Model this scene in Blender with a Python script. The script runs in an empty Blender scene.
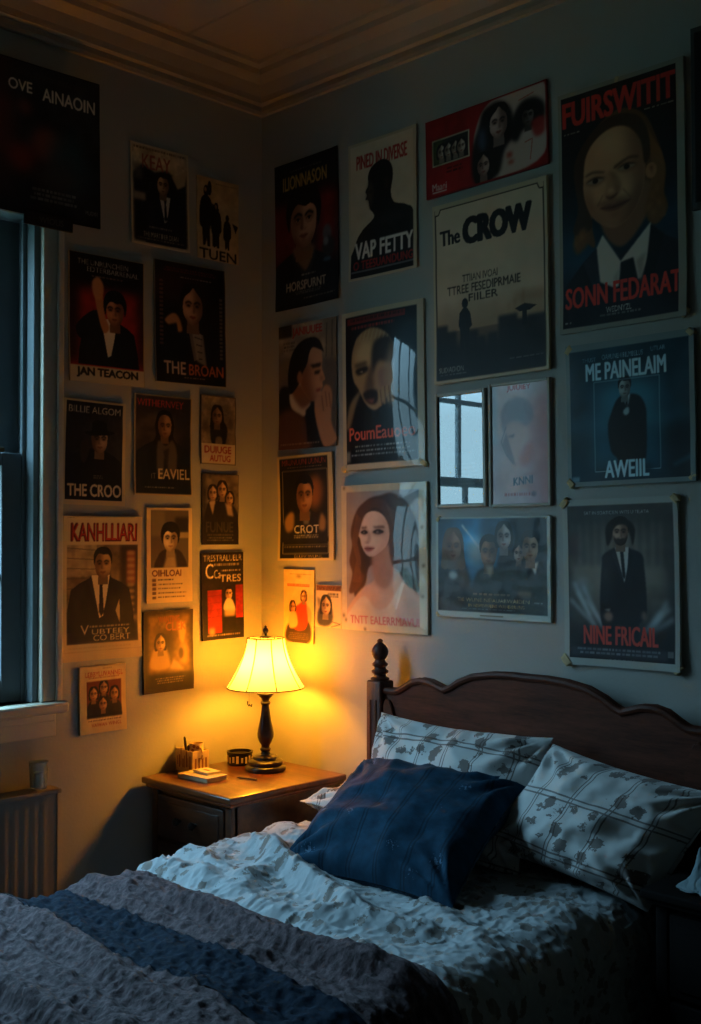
import bpy, bmesh, math, random
import numpy as np
from mathutils import Vector, Matrix
PI = math.pi
scene = bpy.context.scene
COL = scene.collection

# ---------------------------------------------------------------- printing: a small raster painter for the poster prints
def hx(s):
    return np.array([int(s[i:i+2], 16)/255 for i in (0, 2, 4)])
def smooth_pts(p, k=6):
    p = np.array(p, float); n = len(p); out = []
    for i in range(n):
        a, b, c, d = p[i-1], p[i], p[(i+1) % n], p[(i+2) % n]
        for j in range(k):
            t = j/k
            out.append(.5*((2*b)+(-a+c)*t+(2*a-5*b+4*c-d)*t*t+(-a+3*b-3*c+d)*t**3))
    return np.array(out)
def boxblur(m, r):
    r = int(round(r))
    if r < 1: return m
    for ax in (0, 1):
        for _ in range(2):
            pad = [(0, 0), (0, 0)]; pad[ax] = (r+1, r)
            q = np.cumsum(np.pad(m, pad, mode='edge'), axis=ax)
            m = (q[2*r+1:] - q[:-2*r-1])/(2*r+1) if ax == 0 else (q[:, 2*r+1:] - q[:, :-2*r-1])/(2*r+1)
    return m
_glyph = {}
def glyph_tris(s, bold):
    key = (s, bold)
    if key in _glyph: return _glyph[key]
    cu = bpy.data.curves.new('lettering', 'FONT'); cu.body = s; cu.offset = bold; cu.resolution_u = 3
    cu.fill_mode = 'FRONT'
    ob = bpy.data.objects.new('lettering', cu); COL.objects.link(ob)
    dg = bpy.context.evaluated_depsgraph_get(); ev = ob.evaluated_get(dg); me = ev.to_mesh()
    me.calc_loop_triangles()
    co = np.array([v.co[:2] for v in me.vertices]); tr = np.array([t.vertices[:] for t in me.loop_triangles])
    ev.to_mesh_clear(); bpy.data.objects.remove(ob); bpy.data.curves.remove(cu)
    lo, hi = co.min(0), co.max(0)
    co = (co-lo)/(hi-lo); co[:, 1] = 1-co[:, 1]
    _glyph[key] = co[tr]
    return _glyph[key]
def lattice(n, m, fx, fy, rs):
    g = rs.rand(int(fy)+3, int(fx)+3)
    y = np.linspace(0, fy, n); x = np.linspace(0, fx, m)
    yi, xi = y.astype(int), x.astype(int)
    ty, tx = y-yi, x-xi
    ty = (ty*ty*(3-2*ty))[:, None]; tx = (tx*tx*(3-2*tx))[None]
    a = g[yi][:, xi]; b = g[yi][:, xi+1]; c = g[yi+1][:, xi]; d = g[yi+1][:, xi+1]
    return (a*(1-tx)+b*tx)*(1-ty)+(c*(1-tx)+d*tx)*ty
class Cv:
    SS = 2
    def __init__(s, w, h, bg, seed=1):
        s.w, s.h = w, h; s.W, s.H = w*s.SS, h*s.SS; s.A = h/w
        s.a = np.empty((s.H, s.W, 3)); s.a[:] = hx(bg); s.clip = None; s.tf = None
        s.rs = np.random.RandomState(seed)
    def put(s, m, col, al=1.0):
        c = hx(col) if isinstance(col, str) else col
        if s.clip is not None: m = m*s.clip
        m = np.clip(m*al, 0, 1)[..., None]
        s.a = s.a*(1-m)+c*m
    def mpoly(s, pts):
        p = np.array(pts, float)
        if s.tf: p = p*[s.tf[0], s.tf[2]]+[s.tf[1], s.tf[3]]
        p = p*[s.W, s.H]
        m = np.zeros((s.H, s.W), bool)
        x0, y0 = np.floor(p.min(0)).astype(int); x1, y1 = np.ceil(p.max(0)).astype(int)
        x0, y0 = max(x0, 0), max(y0, 0); x1, y1 = min(x1, s.W), min(y1, s.H)
        if x1 <= x0 or y1 <= y0: return m.astype(float)
        X = np.arange(x0, x1)[None]+.5; Y = np.arange(y0, y1)[:, None]+.5
        q = np.zeros((y1-y0, x1-x0), bool)
        for i in range(len(p)):
            (ax, ay), (bx, by) = p[i-1], p[i]
            if ay == by: continue
            q ^= ((ay > Y) != (by > Y)) & (X < (bx-ax)*(Y-ay)/(by-ay)+ax)
        m[y0:y1, x0:x1] = q
        return m.astype(float)
    def poly(s, pts, col, al=1.0, blur=0, sm=False):
        if sm: pts = smooth_pts(pts)
        m = s.mpoly(pts)
        if blur: m = boxblur(m, blur*s.W)
        s.put(m, col, al); return m
    def rect(s, x0, y0, x1, y1, col, al=1.0, blur=0):
        return s.poly([(x0, y0), (x1, y0), (x1, y1), (x0, y1)], col, al, blur)
    def ell(s, cx, cy, rx, ry, col, al=1.0, blur=0, rot=0):
        t = np.linspace(0, 2*PI, 28, endpoint=False); r = math.radians(rot)
        x, y = rx*np.cos(t), ry*np.sin(t)*s.A
        X = cx+x*math.cos(r)-y*math.sin(r); Y = cy+(x*math.sin(r)+y*math.cos(r))/s.A
        return s.poly(np.stack([X, Y], 1), col, al, blur)
    def line(s, pts, wd, col, al=1.0, blur=0):
        for a, b in zip(pts[:-1], pts[1:]):
            a = np.array(a)*[1, s.A]; b = np.array(b)*[1, s.A]; d = b-a; L = np.hypot(*d)
            n = np.array([-d[1], d[0]])/(L or 1)*wd/2
            s.poly([p/np.array([1, s.A]) for p in (a+n, b+n, b-n, a-n)], col, al, blur)
    def frame(s, x0, y0, x1, y1, wd, col, al=1.0):
        s.line([(x0, y0), (x1, y0), (x1, y1), (x0, y1), (x0, y0)], wd, col, al)
    def text(s, t, x0, y0, x1, y1, col, bold=.02, al=1.0, skew=0, blur=0):
        tr = glyph_tris(t, 0)
        m = np.zeros((s.H, s.W))
        P = tr*[x1-x0, y1-y0]+[x0, y0]; P[..., 1] += (P[..., 0]-x0)*skew
        P = P*[s.W, s.H]
        for q in P:
            lo = np.maximum(np.floor(q.min(0)).astype(int), 0); hi = np.minimum(np.ceil(q.max(0)).astype(int), [s.W, s.H])
            if (hi <= lo).any(): continue
            X = np.arange(lo[0], hi[0])[None]+.5; Y = np.arange(lo[1], hi[1])[:, None]+.5
            e = []
            for i in range(3):
                a, b = q[i-1], q[i]; e.append((b[0]-a[0])*(Y-a[1])-(b[1]-a[1])*(X-a[0]))
            k = ((e[0] >= 0) & (e[1] >= 0) & (e[2] >= 0)) | ((e[0] <= 0) & (e[1] <= 0) & (e[2] <= 0))
            m[lo[1]:hi[1], lo[0]:hi[0]] = np.maximum(m[lo[1]:hi[1], lo[0]:hi[0]], k)
        rd = bold*(y1-y0)*s.H*.75
        if rd > .3:                                  # heavier strokes
            k = int(np.ceil(rd)); f = rd/k; mm = m.copy()
            for dx in range(-k, k+1):
                for dy in range(-k, k+1):
                    if dx*dx+dy*dy*1.6 <= (k+.3)**2 and (dx or dy): mm = np.maximum(mm, np.roll(np.roll(m, dx, 1), dy, 0)*(f if abs(dx) == k or abs(dy) == k else 1))
            m = mm
        if blur: m = boxblur(m, blur*s.W)
        s.put(m, col, al)
    def lines(s, x0, y0, x1, y1, n, col, al=.8, fill=.6):
        hgt = (y1-y0)/n
        for i in range(n):
            y = y0+i*hgt; a = s.rs.uniform(0, .12)*(x1-x0) if n > 1 else 0
            x = x0+a
            while x < x1-a:
                w = s.rs.uniform(.015, .05)
                s.rect(x, y, min(x+w, x1-a), y+hgt*fill, col, al*s.rs.uniform(.6, 1)); x += w+s.rs.uniform(.006, .015)
    def grad(s, c0, c1, y0=0, y1=1, x0=0, x1=1, horiz=False):
        X0, X1, Y0, Y1 = [int(round(v)) for v in (x0*s.W, x1*s.W, y0*s.H, y1*s.H)]
        t = np.linspace(0, 1, (X1-X0) if horiz else (Y1-Y0))
        t = t[None, :, None] if horiz else t[:, None, None]
        s.a[Y0:Y1, X0:X1] = hx(c0)*(1-t)+hx(c1)*t
    def noise(s, amt, fx=12, mask=None, col=None):
        n = lattice(s.H, s.W, fx, fx*s.A, s.rs)*.6+lattice(s.H, s.W, fx*2.7, fx*2.7*s.A, s.rs)*.4
        if col is None:
            m = 1 if mask is None else mask[..., None]
            s.a = np.clip(s.a*(1+(n-.5)[..., None]*2*amt*m), 0, 1)
        else:
            s.put(np.clip((n-.52)*6, 0, 1)*(1 if mask is None else mask), col, amt)
    def border(s, b, col, b2=None, top=None, bot=None):
        top = b/s.A if top is None else top; bot = b/s.A if bot is None else bot
        for r in ((0, 0, 1, top), (0, 1-bot, 1, 1), (0, 0, b, 1), (1-(b if b2 is None else b2), 0, 1, 1)): s.rect(*r, col)
    def out(s):
        a = s.a.reshape(s.h, 2, s.w, 2, 3).mean((1, 3))
        a = np.clip(a, 0, 1)
        return np.where(a <= .04045, a/12.92, ((a+.055)/1.055)**2.4)

def mul(c, k):
    c = hx(c) if isinstance(c, str) else c
    return np.clip(c*k, 0, 1)
def head(c, x, y, h, skin, hair, light=1, style='short', turn=0., shade=.62, neck=1, detail=0):
    """a head printed on a poster; x, y = centre of the face, h = crown to chin as a fraction of the height"""
    w = h*c.A*.71; male = style in ('short', 'beard', 'hat', 'mop', 'hood')
    q = lambda L: [(x+dx*w/2, y+dy*h/2) for dx, dy in L]
    sk = hx(skin); dk = sk*[.42, .34, .32]; B = w*.05
    hc = hx(hair)
    if style == 'long': c.poly(q([(0, -1.3), (.8, -1.15), (1.25, -.4), (1.35, .5), (1.5, 1.3), (.9, 1.5), (0, 1.2), (-.9, 1.5), (-1.45, 1.3), (-1.35, .5), (-1.25, -.4), (-.8, -1.15)]), hc, sm=True)
    if style == 'bob': c.poly(q([(0, -1.28), (.85, -1.1), (1.3, -.3), (1.3, .5), (1.0, .9), (0, .7), (-1.0, .9), (-1.3, .5), (-1.3, -.3), (-.85, -1.1)]), hc, sm=True)
    if style == 'hood': c.poly(q([(0, -1.45), (.9, -1.2), (1.4, -.2), (1.3, .8), (1.6, 1.6), (-1.6, 1.6), (-1.3, .8), (-1.4, -.2), (-.9, -1.2)]), hc, sm=True)
    if neck: c.poly(q([(-.55, .45), (.55, .45), (.62, 1.5), (-.62, 1.5)]), sk*.62)
    fp = smooth_pts(q([(0, -1.02), (.62, -.88), (.95, -.42), (.97, .05), (.87, .5), (.56 if male else .46, .88), (0, 1.03), (-.56 if male else -.46, .88), (-.87, .5), (-.97, .05), (-.95, -.42), (-.62, -.88)]))
    fm = c.poly(fp, sk)
    old = c.clip; c.clip = fm if old is None else fm*old
    P = lambda L, col, al, b=B, sm=True: c.poly(q(L), col, al, b, sm)
    s = -light
    P([(s*.15, -1.1), (s*1.2, -1.1), (s*1.2, 1.2), (s*.2, 1.2), (s*.42, .5), (s*.2, .1)], dk, shade, w*.12)
    P([(-.9, .55), (0, .8), (.9, .55), (.6, 1.2), (-.6, 1.2)], dk, .5, w*.09)
    P([(light*.2, -.75), (light*.7, -.6), (light*.6, -.3), (light*.1, -.35)], np.clip(sk*1.2, 0, 1), .5, w*.08)
    P([(light*.35, .05), (light*.75, .05), (light*.6, .4), (light*.35, .35)], np.clip(sk*1.15, 0, 1), .5, w*.07)
    t = turn*.28
    for e in (-1, 1):
        ex = e*.42+t; 
        P([(ex-.3, -.22), (ex, -.28), (ex+.3, -.22), (ex+.26, .02), (ex, .06), (ex-.26, .02)], dk, .55, w*.04)
        P([(ex-.3, -.2+e*0), (ex, -.32), (ex+.3, -.22), (ex+.28, -.15), (ex, -.22), (ex-.28, -.13)], hc*.7, .85, w*.012)
        if detail:
            P([(ex-.2, -.03), (ex, -.1), (ex+.2, -.03), (ex, .04)], mul(skin, 1.05), .55, w*.006)
            c.ell(x+ex*w/2, y-.03*h/2, w*.045, w*.045/c.A*.9, '1a1210', .95)
            P([(ex-.22, -.03), (ex, -.12), (ex+.22, -.03), (ex, -.07)], '140c0a', .9, w*.006)
            P([(ex-.24, .1), (ex, .14), (ex+.24, .08), (ex, .1)], dk, .45, w*.015)
        else:
            P([(ex-.18, -.04), (ex, -.1), (ex+.18, -.04), (ex, .03)], '120c0c', .85, w*.01)
    P([(t*.6+s*.05, -.2), (t*.6+s*.2, .1), (t*.6+s*.26, .3), (t*.6, .36), (t*.6+s*.02, .2)], dk, .6, w*.03)
    P([(t*.6-.2, .28), (t*.6, .38), (t*.6+.2, .28), (t*.6+.1, .36), (t*.6-.1, .36)], dk*.7, .7, w*.015)
    P([(t*.5-.34, .56), (t*.5-.1, .5), (t*.5, .53), (t*.5+.1, .5), (t*.5+.34, .56), (t*.5, .7)], sk*([.6, .42, .38] if male else [.68, .4, .36]), .75 if male else .9, w*.015)
    P([(t*.5-.36, .565), (t*.5, .585), (t*.5+.36, .565), (t*.5, .6)], dk*.5, .85, w*.01)
    P([(t*.5-.2, .74), (t*.5+.2, .74), (t*.5, .79)], dk, .5, w*.03)
    if style == 'beard':
        P([(-.9, .2), (-.6, .45), (-.2, .42), (0, .5), (.2, .42), (.6, .45), (.9, .2), (.7, .95), (0, 1.2), (-.7, .95)], hc*.8, .75, w*.03)
    c.clip = old
    if style in ('short', 'beard'):
        c.poly(q([(-1.02, .05), (-1.14, -.55), (-.8, -1.08), (-.1, -1.28), (.7, -1.16), (1.12, -.62), (1.02, .05), (.9, -.42), (.6, -.72), (.1, -.7), (-.5, -.76), (-.86, -.42)]), hc, sm=True)
    elif style == 'mop':
        c.poly(q([(-1.1, .35), (-1.32, -.4), (-1.0, -1.12), (-.2, -1.4), (.8, -1.25), (1.32, -.5), (1.1, .35), (.95, -.3), (.6, -.55), (.15, -.5), (-.45, -.62), (-.9, -.3)]), hc, sm=True)
    elif style in ('long', 'bob'):
        c.poly(q([(-.05, -1.22), (.75, -1.05), (1.15, -.4), (1.2, .6), (1.05, .9), (.98, .1), (.82, -.45), (.3, -.85)]), hc, sm=True)
        c.poly(q([(.05, -1.22), (-.75, -1.05), (-1.15, -.4), (-1.2, .6), (-1.05, .9), (-.98, .1), (-.82, -.45), (-.2, -.85)]), hc, sm=True)
    elif style == 'hat':
        c.poly(q([(-1.9, -.5), (-1.0, -.62), (1.0, -.72), (1.9, -.6), (1.2, -.4), (0, -.32), (-1.2, -.3)]), hc, sm=True)
        c.poly(q([(-.95, -.5), (-.9, -1.3), (-.3, -1.5), (.4, -1.45), (.9, -1.3), (.98, -.55)]), hc)
        P2 = q([(-.9, -.62), (.95, -.68), (.96, -.54), (-.92, -.48)]); c.poly(P2, hc*.5)
def suit(c, x, y, sw, yb, col, shirt=None, tie=None, vdepth=.34, arms=True):
    """shoulders, jacket, shirt front and tie; y = neck height, sw = shoulder width, yb = lower edge"""
    k = sw/c.A
    co = hx(col)
    c.poly([(x-.13*sw, y), (x+.13*sw, y), (x+.34*sw, y+.09*k), (x+.47*sw, y+.18*k), (x+.54*sw, y+.5*k), (x+.56*sw, yb), (x-.56*sw, yb), (x-.54*sw, y+.5*k), (x-.47*sw, y+.18*k), (x-.34*sw, y+.09*k)], co)
    c.poly([(x-.47*sw, y+.18*k), (x-.3*sw, y+.1*k), (x-.3*sw, y+.5*k), (x-.42*sw, yb)], np.clip(co*1.35+.015, 0, 1), .6, sw*.04)
    if shirt:
        c.poly([(x-.15*sw, y-.02*k), (x+.15*sw, y-.02*k), (x+.05*sw, y+vdepth*k*1.6), (x-.02*sw, y+vdepth*k*1.7)], shirt)
        c.poly([(x-.15*sw, y-.02*k), (x-.21*sw, y+.06*k), (x-.12*sw, y+.3*k), (x-.02*sw, y+vdepth*k*1.7), (x-.13*sw, y+.16*k)], np.clip(co*1.25+.02, 0, 1), .9)
        c.poly([(x+.15*sw, y-.02*k), (x+.21*sw, y+.06*k), (x+.15*sw, y+.3*k), (x+.03*sw, y+vdepth*k*1.7), (x+.13*sw, y+.16*k)], np.clip(co*.7, 0, 1), .9)
    if tie:
        c.poly([(x-.035*sw, y+.06*k), (x+.045*sw, y+.06*k), (x+.03*sw, y+.14*k), (x+.055*sw, y+vdepth*k*1.45), (x+.01*sw, y+vdepth*k*1.65), (x-.03*sw, y+vdepth*k*1.45), (x-.015*sw, y+.14*k)], tie)
# ---------------------------------------------------------------- what is printed on each poster, a few with the window's reflection painted in
def p_L1(c):
    c.grad('20242b', '16191f'); c.noise(.5, 5)
    c.rect(0, 0, .22, .9, '3c2628', .8, .05); c.ell(.12, .42, .14, .2, '6a2a26', .6, .06); c.ell(.33, .3, .07, .06, '6e3634', .8, .03)
    c.ell(.52, .52, .14, .12, '8a4238', .9, .05); c.ell(.3, .63, .12, .1, '8a302c', .8, .05); c.ell(.72, .6, .2, .2, '24424e', .8, .07); c.ell(.62, .72, .22, .1, '4a3c3a', .7, .06)
    c.text('OVE', .19, .13, .39, .2, 'd8ccbc', .03); c.text('AINAOIN', .48, .14, .95, .225, 'd8ccbc', .03)
    c.lines(.1, .06, .9, .1, 2, '3a3330', .5); c.lines(.35, .81, .8, .9, 3, '9a9690', .6); c.text('MUOWI', .86, .89, .97, .92, '9a9a9a', .01)
    c.border(.012, '0a0b0d')
def p_L2(c):
    c.grad('b9a88c', 'a8977c'); m = c.poly([(.05, .3), (.2, .2), (.4, .26), (.62, .22), (.78, .27), (.95, .2), (.95, .96), (.05, .96)], '10131a', 1, .015)
    c.noise(.25, 9); c.text('KEAY', .2, .1, .68, .24, '8a4038', .02, .9); c.lines(.06, .03, .95, .07, 1, '5a4c40', .8)
    c.poly([(.7, .26), (.97, .18), (.93, .33), (.8, .38)], 'b09c80', .95, .012); c.rect(.05, .48, .25, .56, '9b8a72', .9, .015); c.rect(.06, .22, .2, .36, '5a5048', .8, .03)
    suit(c, .58, .49, .62, .97, '141821', 'c9bda8', '14161d'); head(c, .55, .37, .2, 'b08b66', '15110f', -1)
    c.text('THE MARTIFIER DEAN', .2, .86, .8, .91, 'b8ab98', .02); c.lines(.1, .925, .9, .95, 1, '8a8074', .7); c.lines(.3, .8, .7, .83, 1, '8a8074')
    c.border(.035, 'bfb093')
def p_L3(c):
    c.grad('b49c78', 'bfa680'); c.noise(.12, 6)
    k = '16130f'
    for x, y, s in ((.22, .12, 1.0), (.46, .3, .78), (.72, .42, .62)):
        w = .17*s
        c.ell(x, y+.05*s, .065*s, .07*s, k); c.poly([(x-w*.75, y+.17*s), (x-.02, y+.1*s), (x+w*.7, y+.16*s), (x+w*.9, y+.4*s), (x+w*.55, y+.47*s), (x+w*.5, y+.5*s), (x-w*.6, y+.5*s), (x-w*.95, y+.4*s)], k, sm=True)
        c.poly([(x-w*.6, y+.45*s), (x+w*.5, y+.45*s), (x+w*.45, .84), (x+w*.1, .84), (x, y+.62*s), (x-w*.2, .83), (x-w*.5, .84)], k)
    c.ell(.3, .13, .05, .09, k); c.poly([(.36, .3), (.52, .36), (.5, .82), (.36, .83)], k); c.poly([(.84, .5), (.98, .53), (.92, .62)], k)
    c.ell(.2, .155, .03, .03, '9a7a5a'); c.ell(.45, .34, .025, .03, '7a6048'); c.lines(.45, .05, .95, .07, 1, '6a5a46'); c.text('TUEN', .05, .87, .93, .99, k, .03)
def p_L4(c):
    c.grad('6e1a18', '8b1d19'); c.ell(.5, .6, .75, .4, 'a8241e', .7, .12); c.rect(0, 0, 1, .26, '0c0a0d', 1, .06); c.rect(0, 0, .14, .85, '160c0e', .8, .05); c.rect(.9, 0, 1, .84, '160c0e', .8, .05); c.noise(.2, 6)
    suit(c, .52, .5, .72, .86, '0d1016', 'd8cbb6', None)
    c.poly([(.14, .66), (.1, .56), (.3, .44), (.42, .46), (.44, .62), (.3, .66)], '0d1016', sm=True)
    c.poly([(.33, .28), (.42, .24), (.46, .45), (.52, .56), (.45, .6), (.38, .48)], 'bd7d50', 1, .006, True); c.poly([(.3, .22), (.38, .17), (.45, .24), (.42, .34), (.33, .33)], 'c98a58', 1, .008, True)
    head(c, .6, .42, .23, 'b97a52', '0b090b', -1, 'mop', -.4)
    c.text('THE UNRUNCHEIN', .12, .05, .78, .09, 'c9beb0', .02, .85); c.text('EDTERBARRENAL', .24, .1, .92, .14, 'c9beb0', .02, .85); c.lines(.3, .165, .7, .185, 1, 'a08070')
    c.rect(0, .87, 1, 1, 'b6a68a'); c.text('JAN TEACON', .1, .885, .9, .96, '1a1512', .06); c.border(.015, '9c8c72', top=.006, bot=.004)
def p_L5(c):
    c.grad('14100f', '100e10'); c.noise(.4, 6); c.ell(.3, .2, .4, .14, '401a18', .6, .08)
    suit(c, .56, .44, .85, .9, '12141a', '6a6058', None); c.poly([(.5, .5), (.66, .5), (.72, .84), (.58, .8)], '9a8d7c', .8, .01)
    for k in range(5): c.line([(.53+.02*k, .54+.06*k), (.66, .56+.055*k)], .012, '2a2524', .8)
    head(c, .53, .35, .3, 'c0906a', '1c1511', -1, 'long'); c.poly([(.14, .48), (.26, .42), (.34, .46), (.38, .56), (.28, .57), (.18, .52)], 'b07c54', 1, .008, True); c.poly([(.06, .55), (.3, .5), (.36, .75), (.1, .9)], '11131a', 1, .01)
    c.lines(.08, .05, .92, .09, 2, '7a2a24', .8); c.lines(.36, .115, .8, .13, 1, 'b0a090', .7)
    for i in range(16): c.rect(.07, .16+i*.034, .12, .18+i*.034, '8a5a48', .6); c.rect(.91, .25+i*.033, .95, .272+i*.033, '8a7a68', .6)
    c.text('THE', .12, .82, .42, .92, 'c2a488', .03); c.text('BROAN', .47, .83, .95, .92, 'b35c34', .03); c.lines(.4, .94, .7, .96, 1, 'a09080', .7); c.border(.012, '8a7e6c', top=.006, bot=.006)
def p_L6(c):
    c.grad('191a20', '0d0f15'); c.ell(.75, .4, .4, .3, '33302f', .7, .1); c.noise(.3, 7)
    suit(c, .5, .46, .9, .92, '0b0d13'); head(c, .58, .37, .25, 'b08a68', '07080b', 1, 'hat', .4, .85)
    c.poly([(.3, .4), (.4, .37), (.42, .5), (.34, .6), (.28, .54)], '2a241f', 1, .01, True)
    c.text('BILLIE ALGOM', .09, .06, .91, .125, 'b4aa9a', .02); c.lines(.48, .71, .66, .75, 2, 'a09484', .6); c.text('THE CROO', .09, .8, .93, .915, 'c8b49a', .04)
    c.border(.05, 'b5a68a', top=.02, bot=.05)
def p_L7(c):
    c.grad('2c2523', '12141a'); c.ell(.35, .4, .4, .25, '5b4a3c', .6, .1); c.noise(.3, 6)
    suit(c, .52, .44, 1.0, .97, '14171c'); head(c, .52, .31, .23, '9a7350', '100c0b', 1, 'hood', .3)
    c.poly([(.4, .46), (.54, .5), (.66, .44), (.74, .58), (.7, .8), (.6, .76), (.52, .62), (.5, .82), (.4, .78)], '4e4640', 1, .01, True); c.poly([(.5, .55), (.6, .52), (.56, .8)], '25211f', .9, .01)
    c.text('WITHERNVEY', .05, .05, .85, .12, 'b0302a', .02); c.text('IT', .3, .78, .37, .83, 'b0a08c', .02); c.text('EAVIEL', .42, .73, .95, .83, 'cbb48e', .02); c.lines(.18, .91, .7, .93, 1, '8a8276')
    c.border(.03, 'a59678', top=.012, bot=.02)
def p_L8(c):
    c.grad('8f7d62', '7a6a54', 0, .7); c.noise(.3, 8); c.ell(.5, .4, .4, .3, '5b5044', .5, .1)
    c.poly([(.28, .46), (.42, .36), (.62, .36), (.75, .46), (.72, .66), (.62, .72), (.6, .6), (.45, .6), (.4, .72), (.3, .66)], '171514', 1, .01, True); head(c, .47, .3, .26, '8a6a50', '120f0e', 1, 'long')
    c.ell(.15, .45, .08, .08, '3a332b', .6, .04); c.ell(.85, .4, .08, .08, '3a332b', .6, .04)
    c.rect(0, .7, 1, 1, 'c3b08f'); c.text('DUIUGE', .12, .73, .86, .83, '8f2019', .03); c.text('AUTUG', .26, .86, .84, .95, '8f2019', .03); c.border(.04, '5c5040', top=.02, bot=.02)
def p_L9(c):
    c.grad('6f6250', '3a342e'); c.noise(.5, 5); c.rect(0, .6, 1, 1, '1a1716', 1, .06); c.rect(0, 0, .12, 1, '2c2824', .8, .05)
    for x, y, s in ((.3, .25, .2), (.55, .2, .22), (.75, .32, .18)):
        c.poly([(x-.2, .65), (x-.1, y+.14), (x+.12, y+.14), (x+.22, .65)], '1f1b1a', 1, .01, True); head(c, x, y+.03, s, 'c09a72', '1d1613', 1, 'bob')
    c.poly([(.2, .4), (.36, .38), (.3, .58)], 'bd9d78', .9, .01); c.poly([(.62, .4), (.8, .45), (.86, .6), (.7, .58)], 'b3977a', .9, .02)
    c.text('FUNUE', .12, .68, .85, .82, '3f3832', .03); c.lines(.1, .85, .9, .96, 3, '7a6e5e', .7); c.border(.02, '241f1b')
def p_L10(c):
    c.grad('c4b089', 'b8a47e')
    c.text('KANHLLIARI', .1, .05, .93, .175, '5b120e', .045); c.text('KANHLLIARI', .115, .058, .92, .167, 'a82a20', .0)
    c.rect(.05, .2, .95, .88, '6a5a44'); old = c.clip; c.clip = c.mpoly([(.05, .2), (.95, .2), (.95, .88), (.05, .88)])
    c.grad('8f7d60', '8f7d60', .2, .42, .05, .42); c.noise(.3, 9, c.clip)
    for i in range(9): c.line([(.05, .22+i*.07), (.45, .24+i*.065)], .008, '3f352a', .7)
    c.rect(.72, .2, .95, .7, '2a231d', .9, .02); c.rect(.8, .24, .92, .48, '7d4a30', .9, .01)
    for i in range(10): c.ell(.86, .26+.045*i, .05, .014, 'a89068', .7, .01)
    suit(c, .47, .42, .78, .8, '14141a', 'cdbb96', '17151a'); head(c, .5, .335, .19, 'a07f58', '14110f', 1); c.poly([(.66, .66), (.71, .58), (.72, .76)], 'b8a27a', .9)
    c.rect(.05, .74, .95, .88, '11131a', .95, .03); c.clip = old
    c.text('V', .22, .755, .32, .82, 'b3a68c', .0); c.lines(.33, .76, .85, .78, 1, 'b3a68c'); c.text('UBTEEY', .36, .785, .84, .82, 'b3a68c', .01); c.text('CO BERT', .38, .825, .85, .865, 'b3a68c', .02)
    c.lines(.07, .905, .85, .915, 1, '8a7452', .6); c.line([(0, .935), (1, .93)], .006, '94825f', .7); c.line([(.05, .015), (.2, .006), (.9, .006)], .006, '6a5a42', .6)
def p_L11(c):
    c.rect(0, 0, 1, 1, 'c8b288'); c.rect(.1, .03, .92, .63, '5a5144'); old = c.clip; c.clip = c.mpoly([(.1, .03), (.92, .03), (.92, .63), (.1, .63)])
    c.rect(.1, .03, .4, .3, '77694f', .9, .03); c.rect(.62, .1, .92, .26, '1d1a19', .9, .03); c.rect(.62, .26, .92, .32, 'a08c68', .8, .01)
    c.poly([(.2, .66), (.26, .5), (.42, .44), (.74, .46), (.86, .66)], '2a2523', 1, .01, True); c.poly([(.36, .64), (.46, .46), (.62, .48), (.66, .64)], 'b3a07e', .8, .02)
    head(c, .52, .33, .26, 'd3ba92', '0d0b0c', -1, 'mop'); c.clip = old
    c.rect(0, .63, 1, 1, 'c8b288'); c.text('OIHLOAI', .12, .655, .76, .72, '4a1712', .03)
    for i in range(5): c.rect(.12, .745+i*.045, .2, .775+i*.045, '5a4030', .85); c.lines(.24, .75+i*.045, .24+[.35, .55, .5, .62, .6][i], .775+i*.045, 1, '3a3026', .9)
    c.border(.05, 'c8b288', top=.02)
def p_L12(c):
    c.rect(0, 0, 1, 1, '171315'); c.noise(.3, 6); c.text('TRESTRALUELR', .05, .03, .95, .1, 'cbb692', .02)
    c.text('C', .1, .13, .28, .3, 'd6c6a8', .0); c.text('Ca', .3, .2, .45, .3, 'd6c6a8', .0); c.lines(.3, .13, .9, .17, 1, 'b8a78a'); c.lines(.46, .2, .92, .235, 1, 'cbb692'); c.text('TRES', .44, .26, .93, .34, 'd0bd9a', .03)
    c.rect(.14, .43, .48, .92, '96241c'); c.rect(.5, .4, .8, .9, '1c1818'); c.rect(.8, .38, .98, .76, '96241c'); c.noise(.22, 10)
    for i in range(5): c.line([(.15, .5+i*.08), (.47, .49+i*.08)], .008, '5a1612', .8)
    head(c, .64, .48, .14, 'c7a37a', '0c0a0a', 1); c.poly([(.52, .66), (.58, .54), (.72, .55), (.78, .68)], 'c6b79c', 1, .01, True); c.poly([(.52, .66), (.8, .66), (.78, .74), (.54, .74)], 'b59f78', .9, .02)
    c.rect(.5, .75, .8, .9, '0f0d0e'); c.rect(.16, .86, .3, .94, 'c0a070', .8, .02); c.lines(.12, .935, .9, .965, 1, 'b8a080'); c.border(.02, '231d1a')
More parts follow.
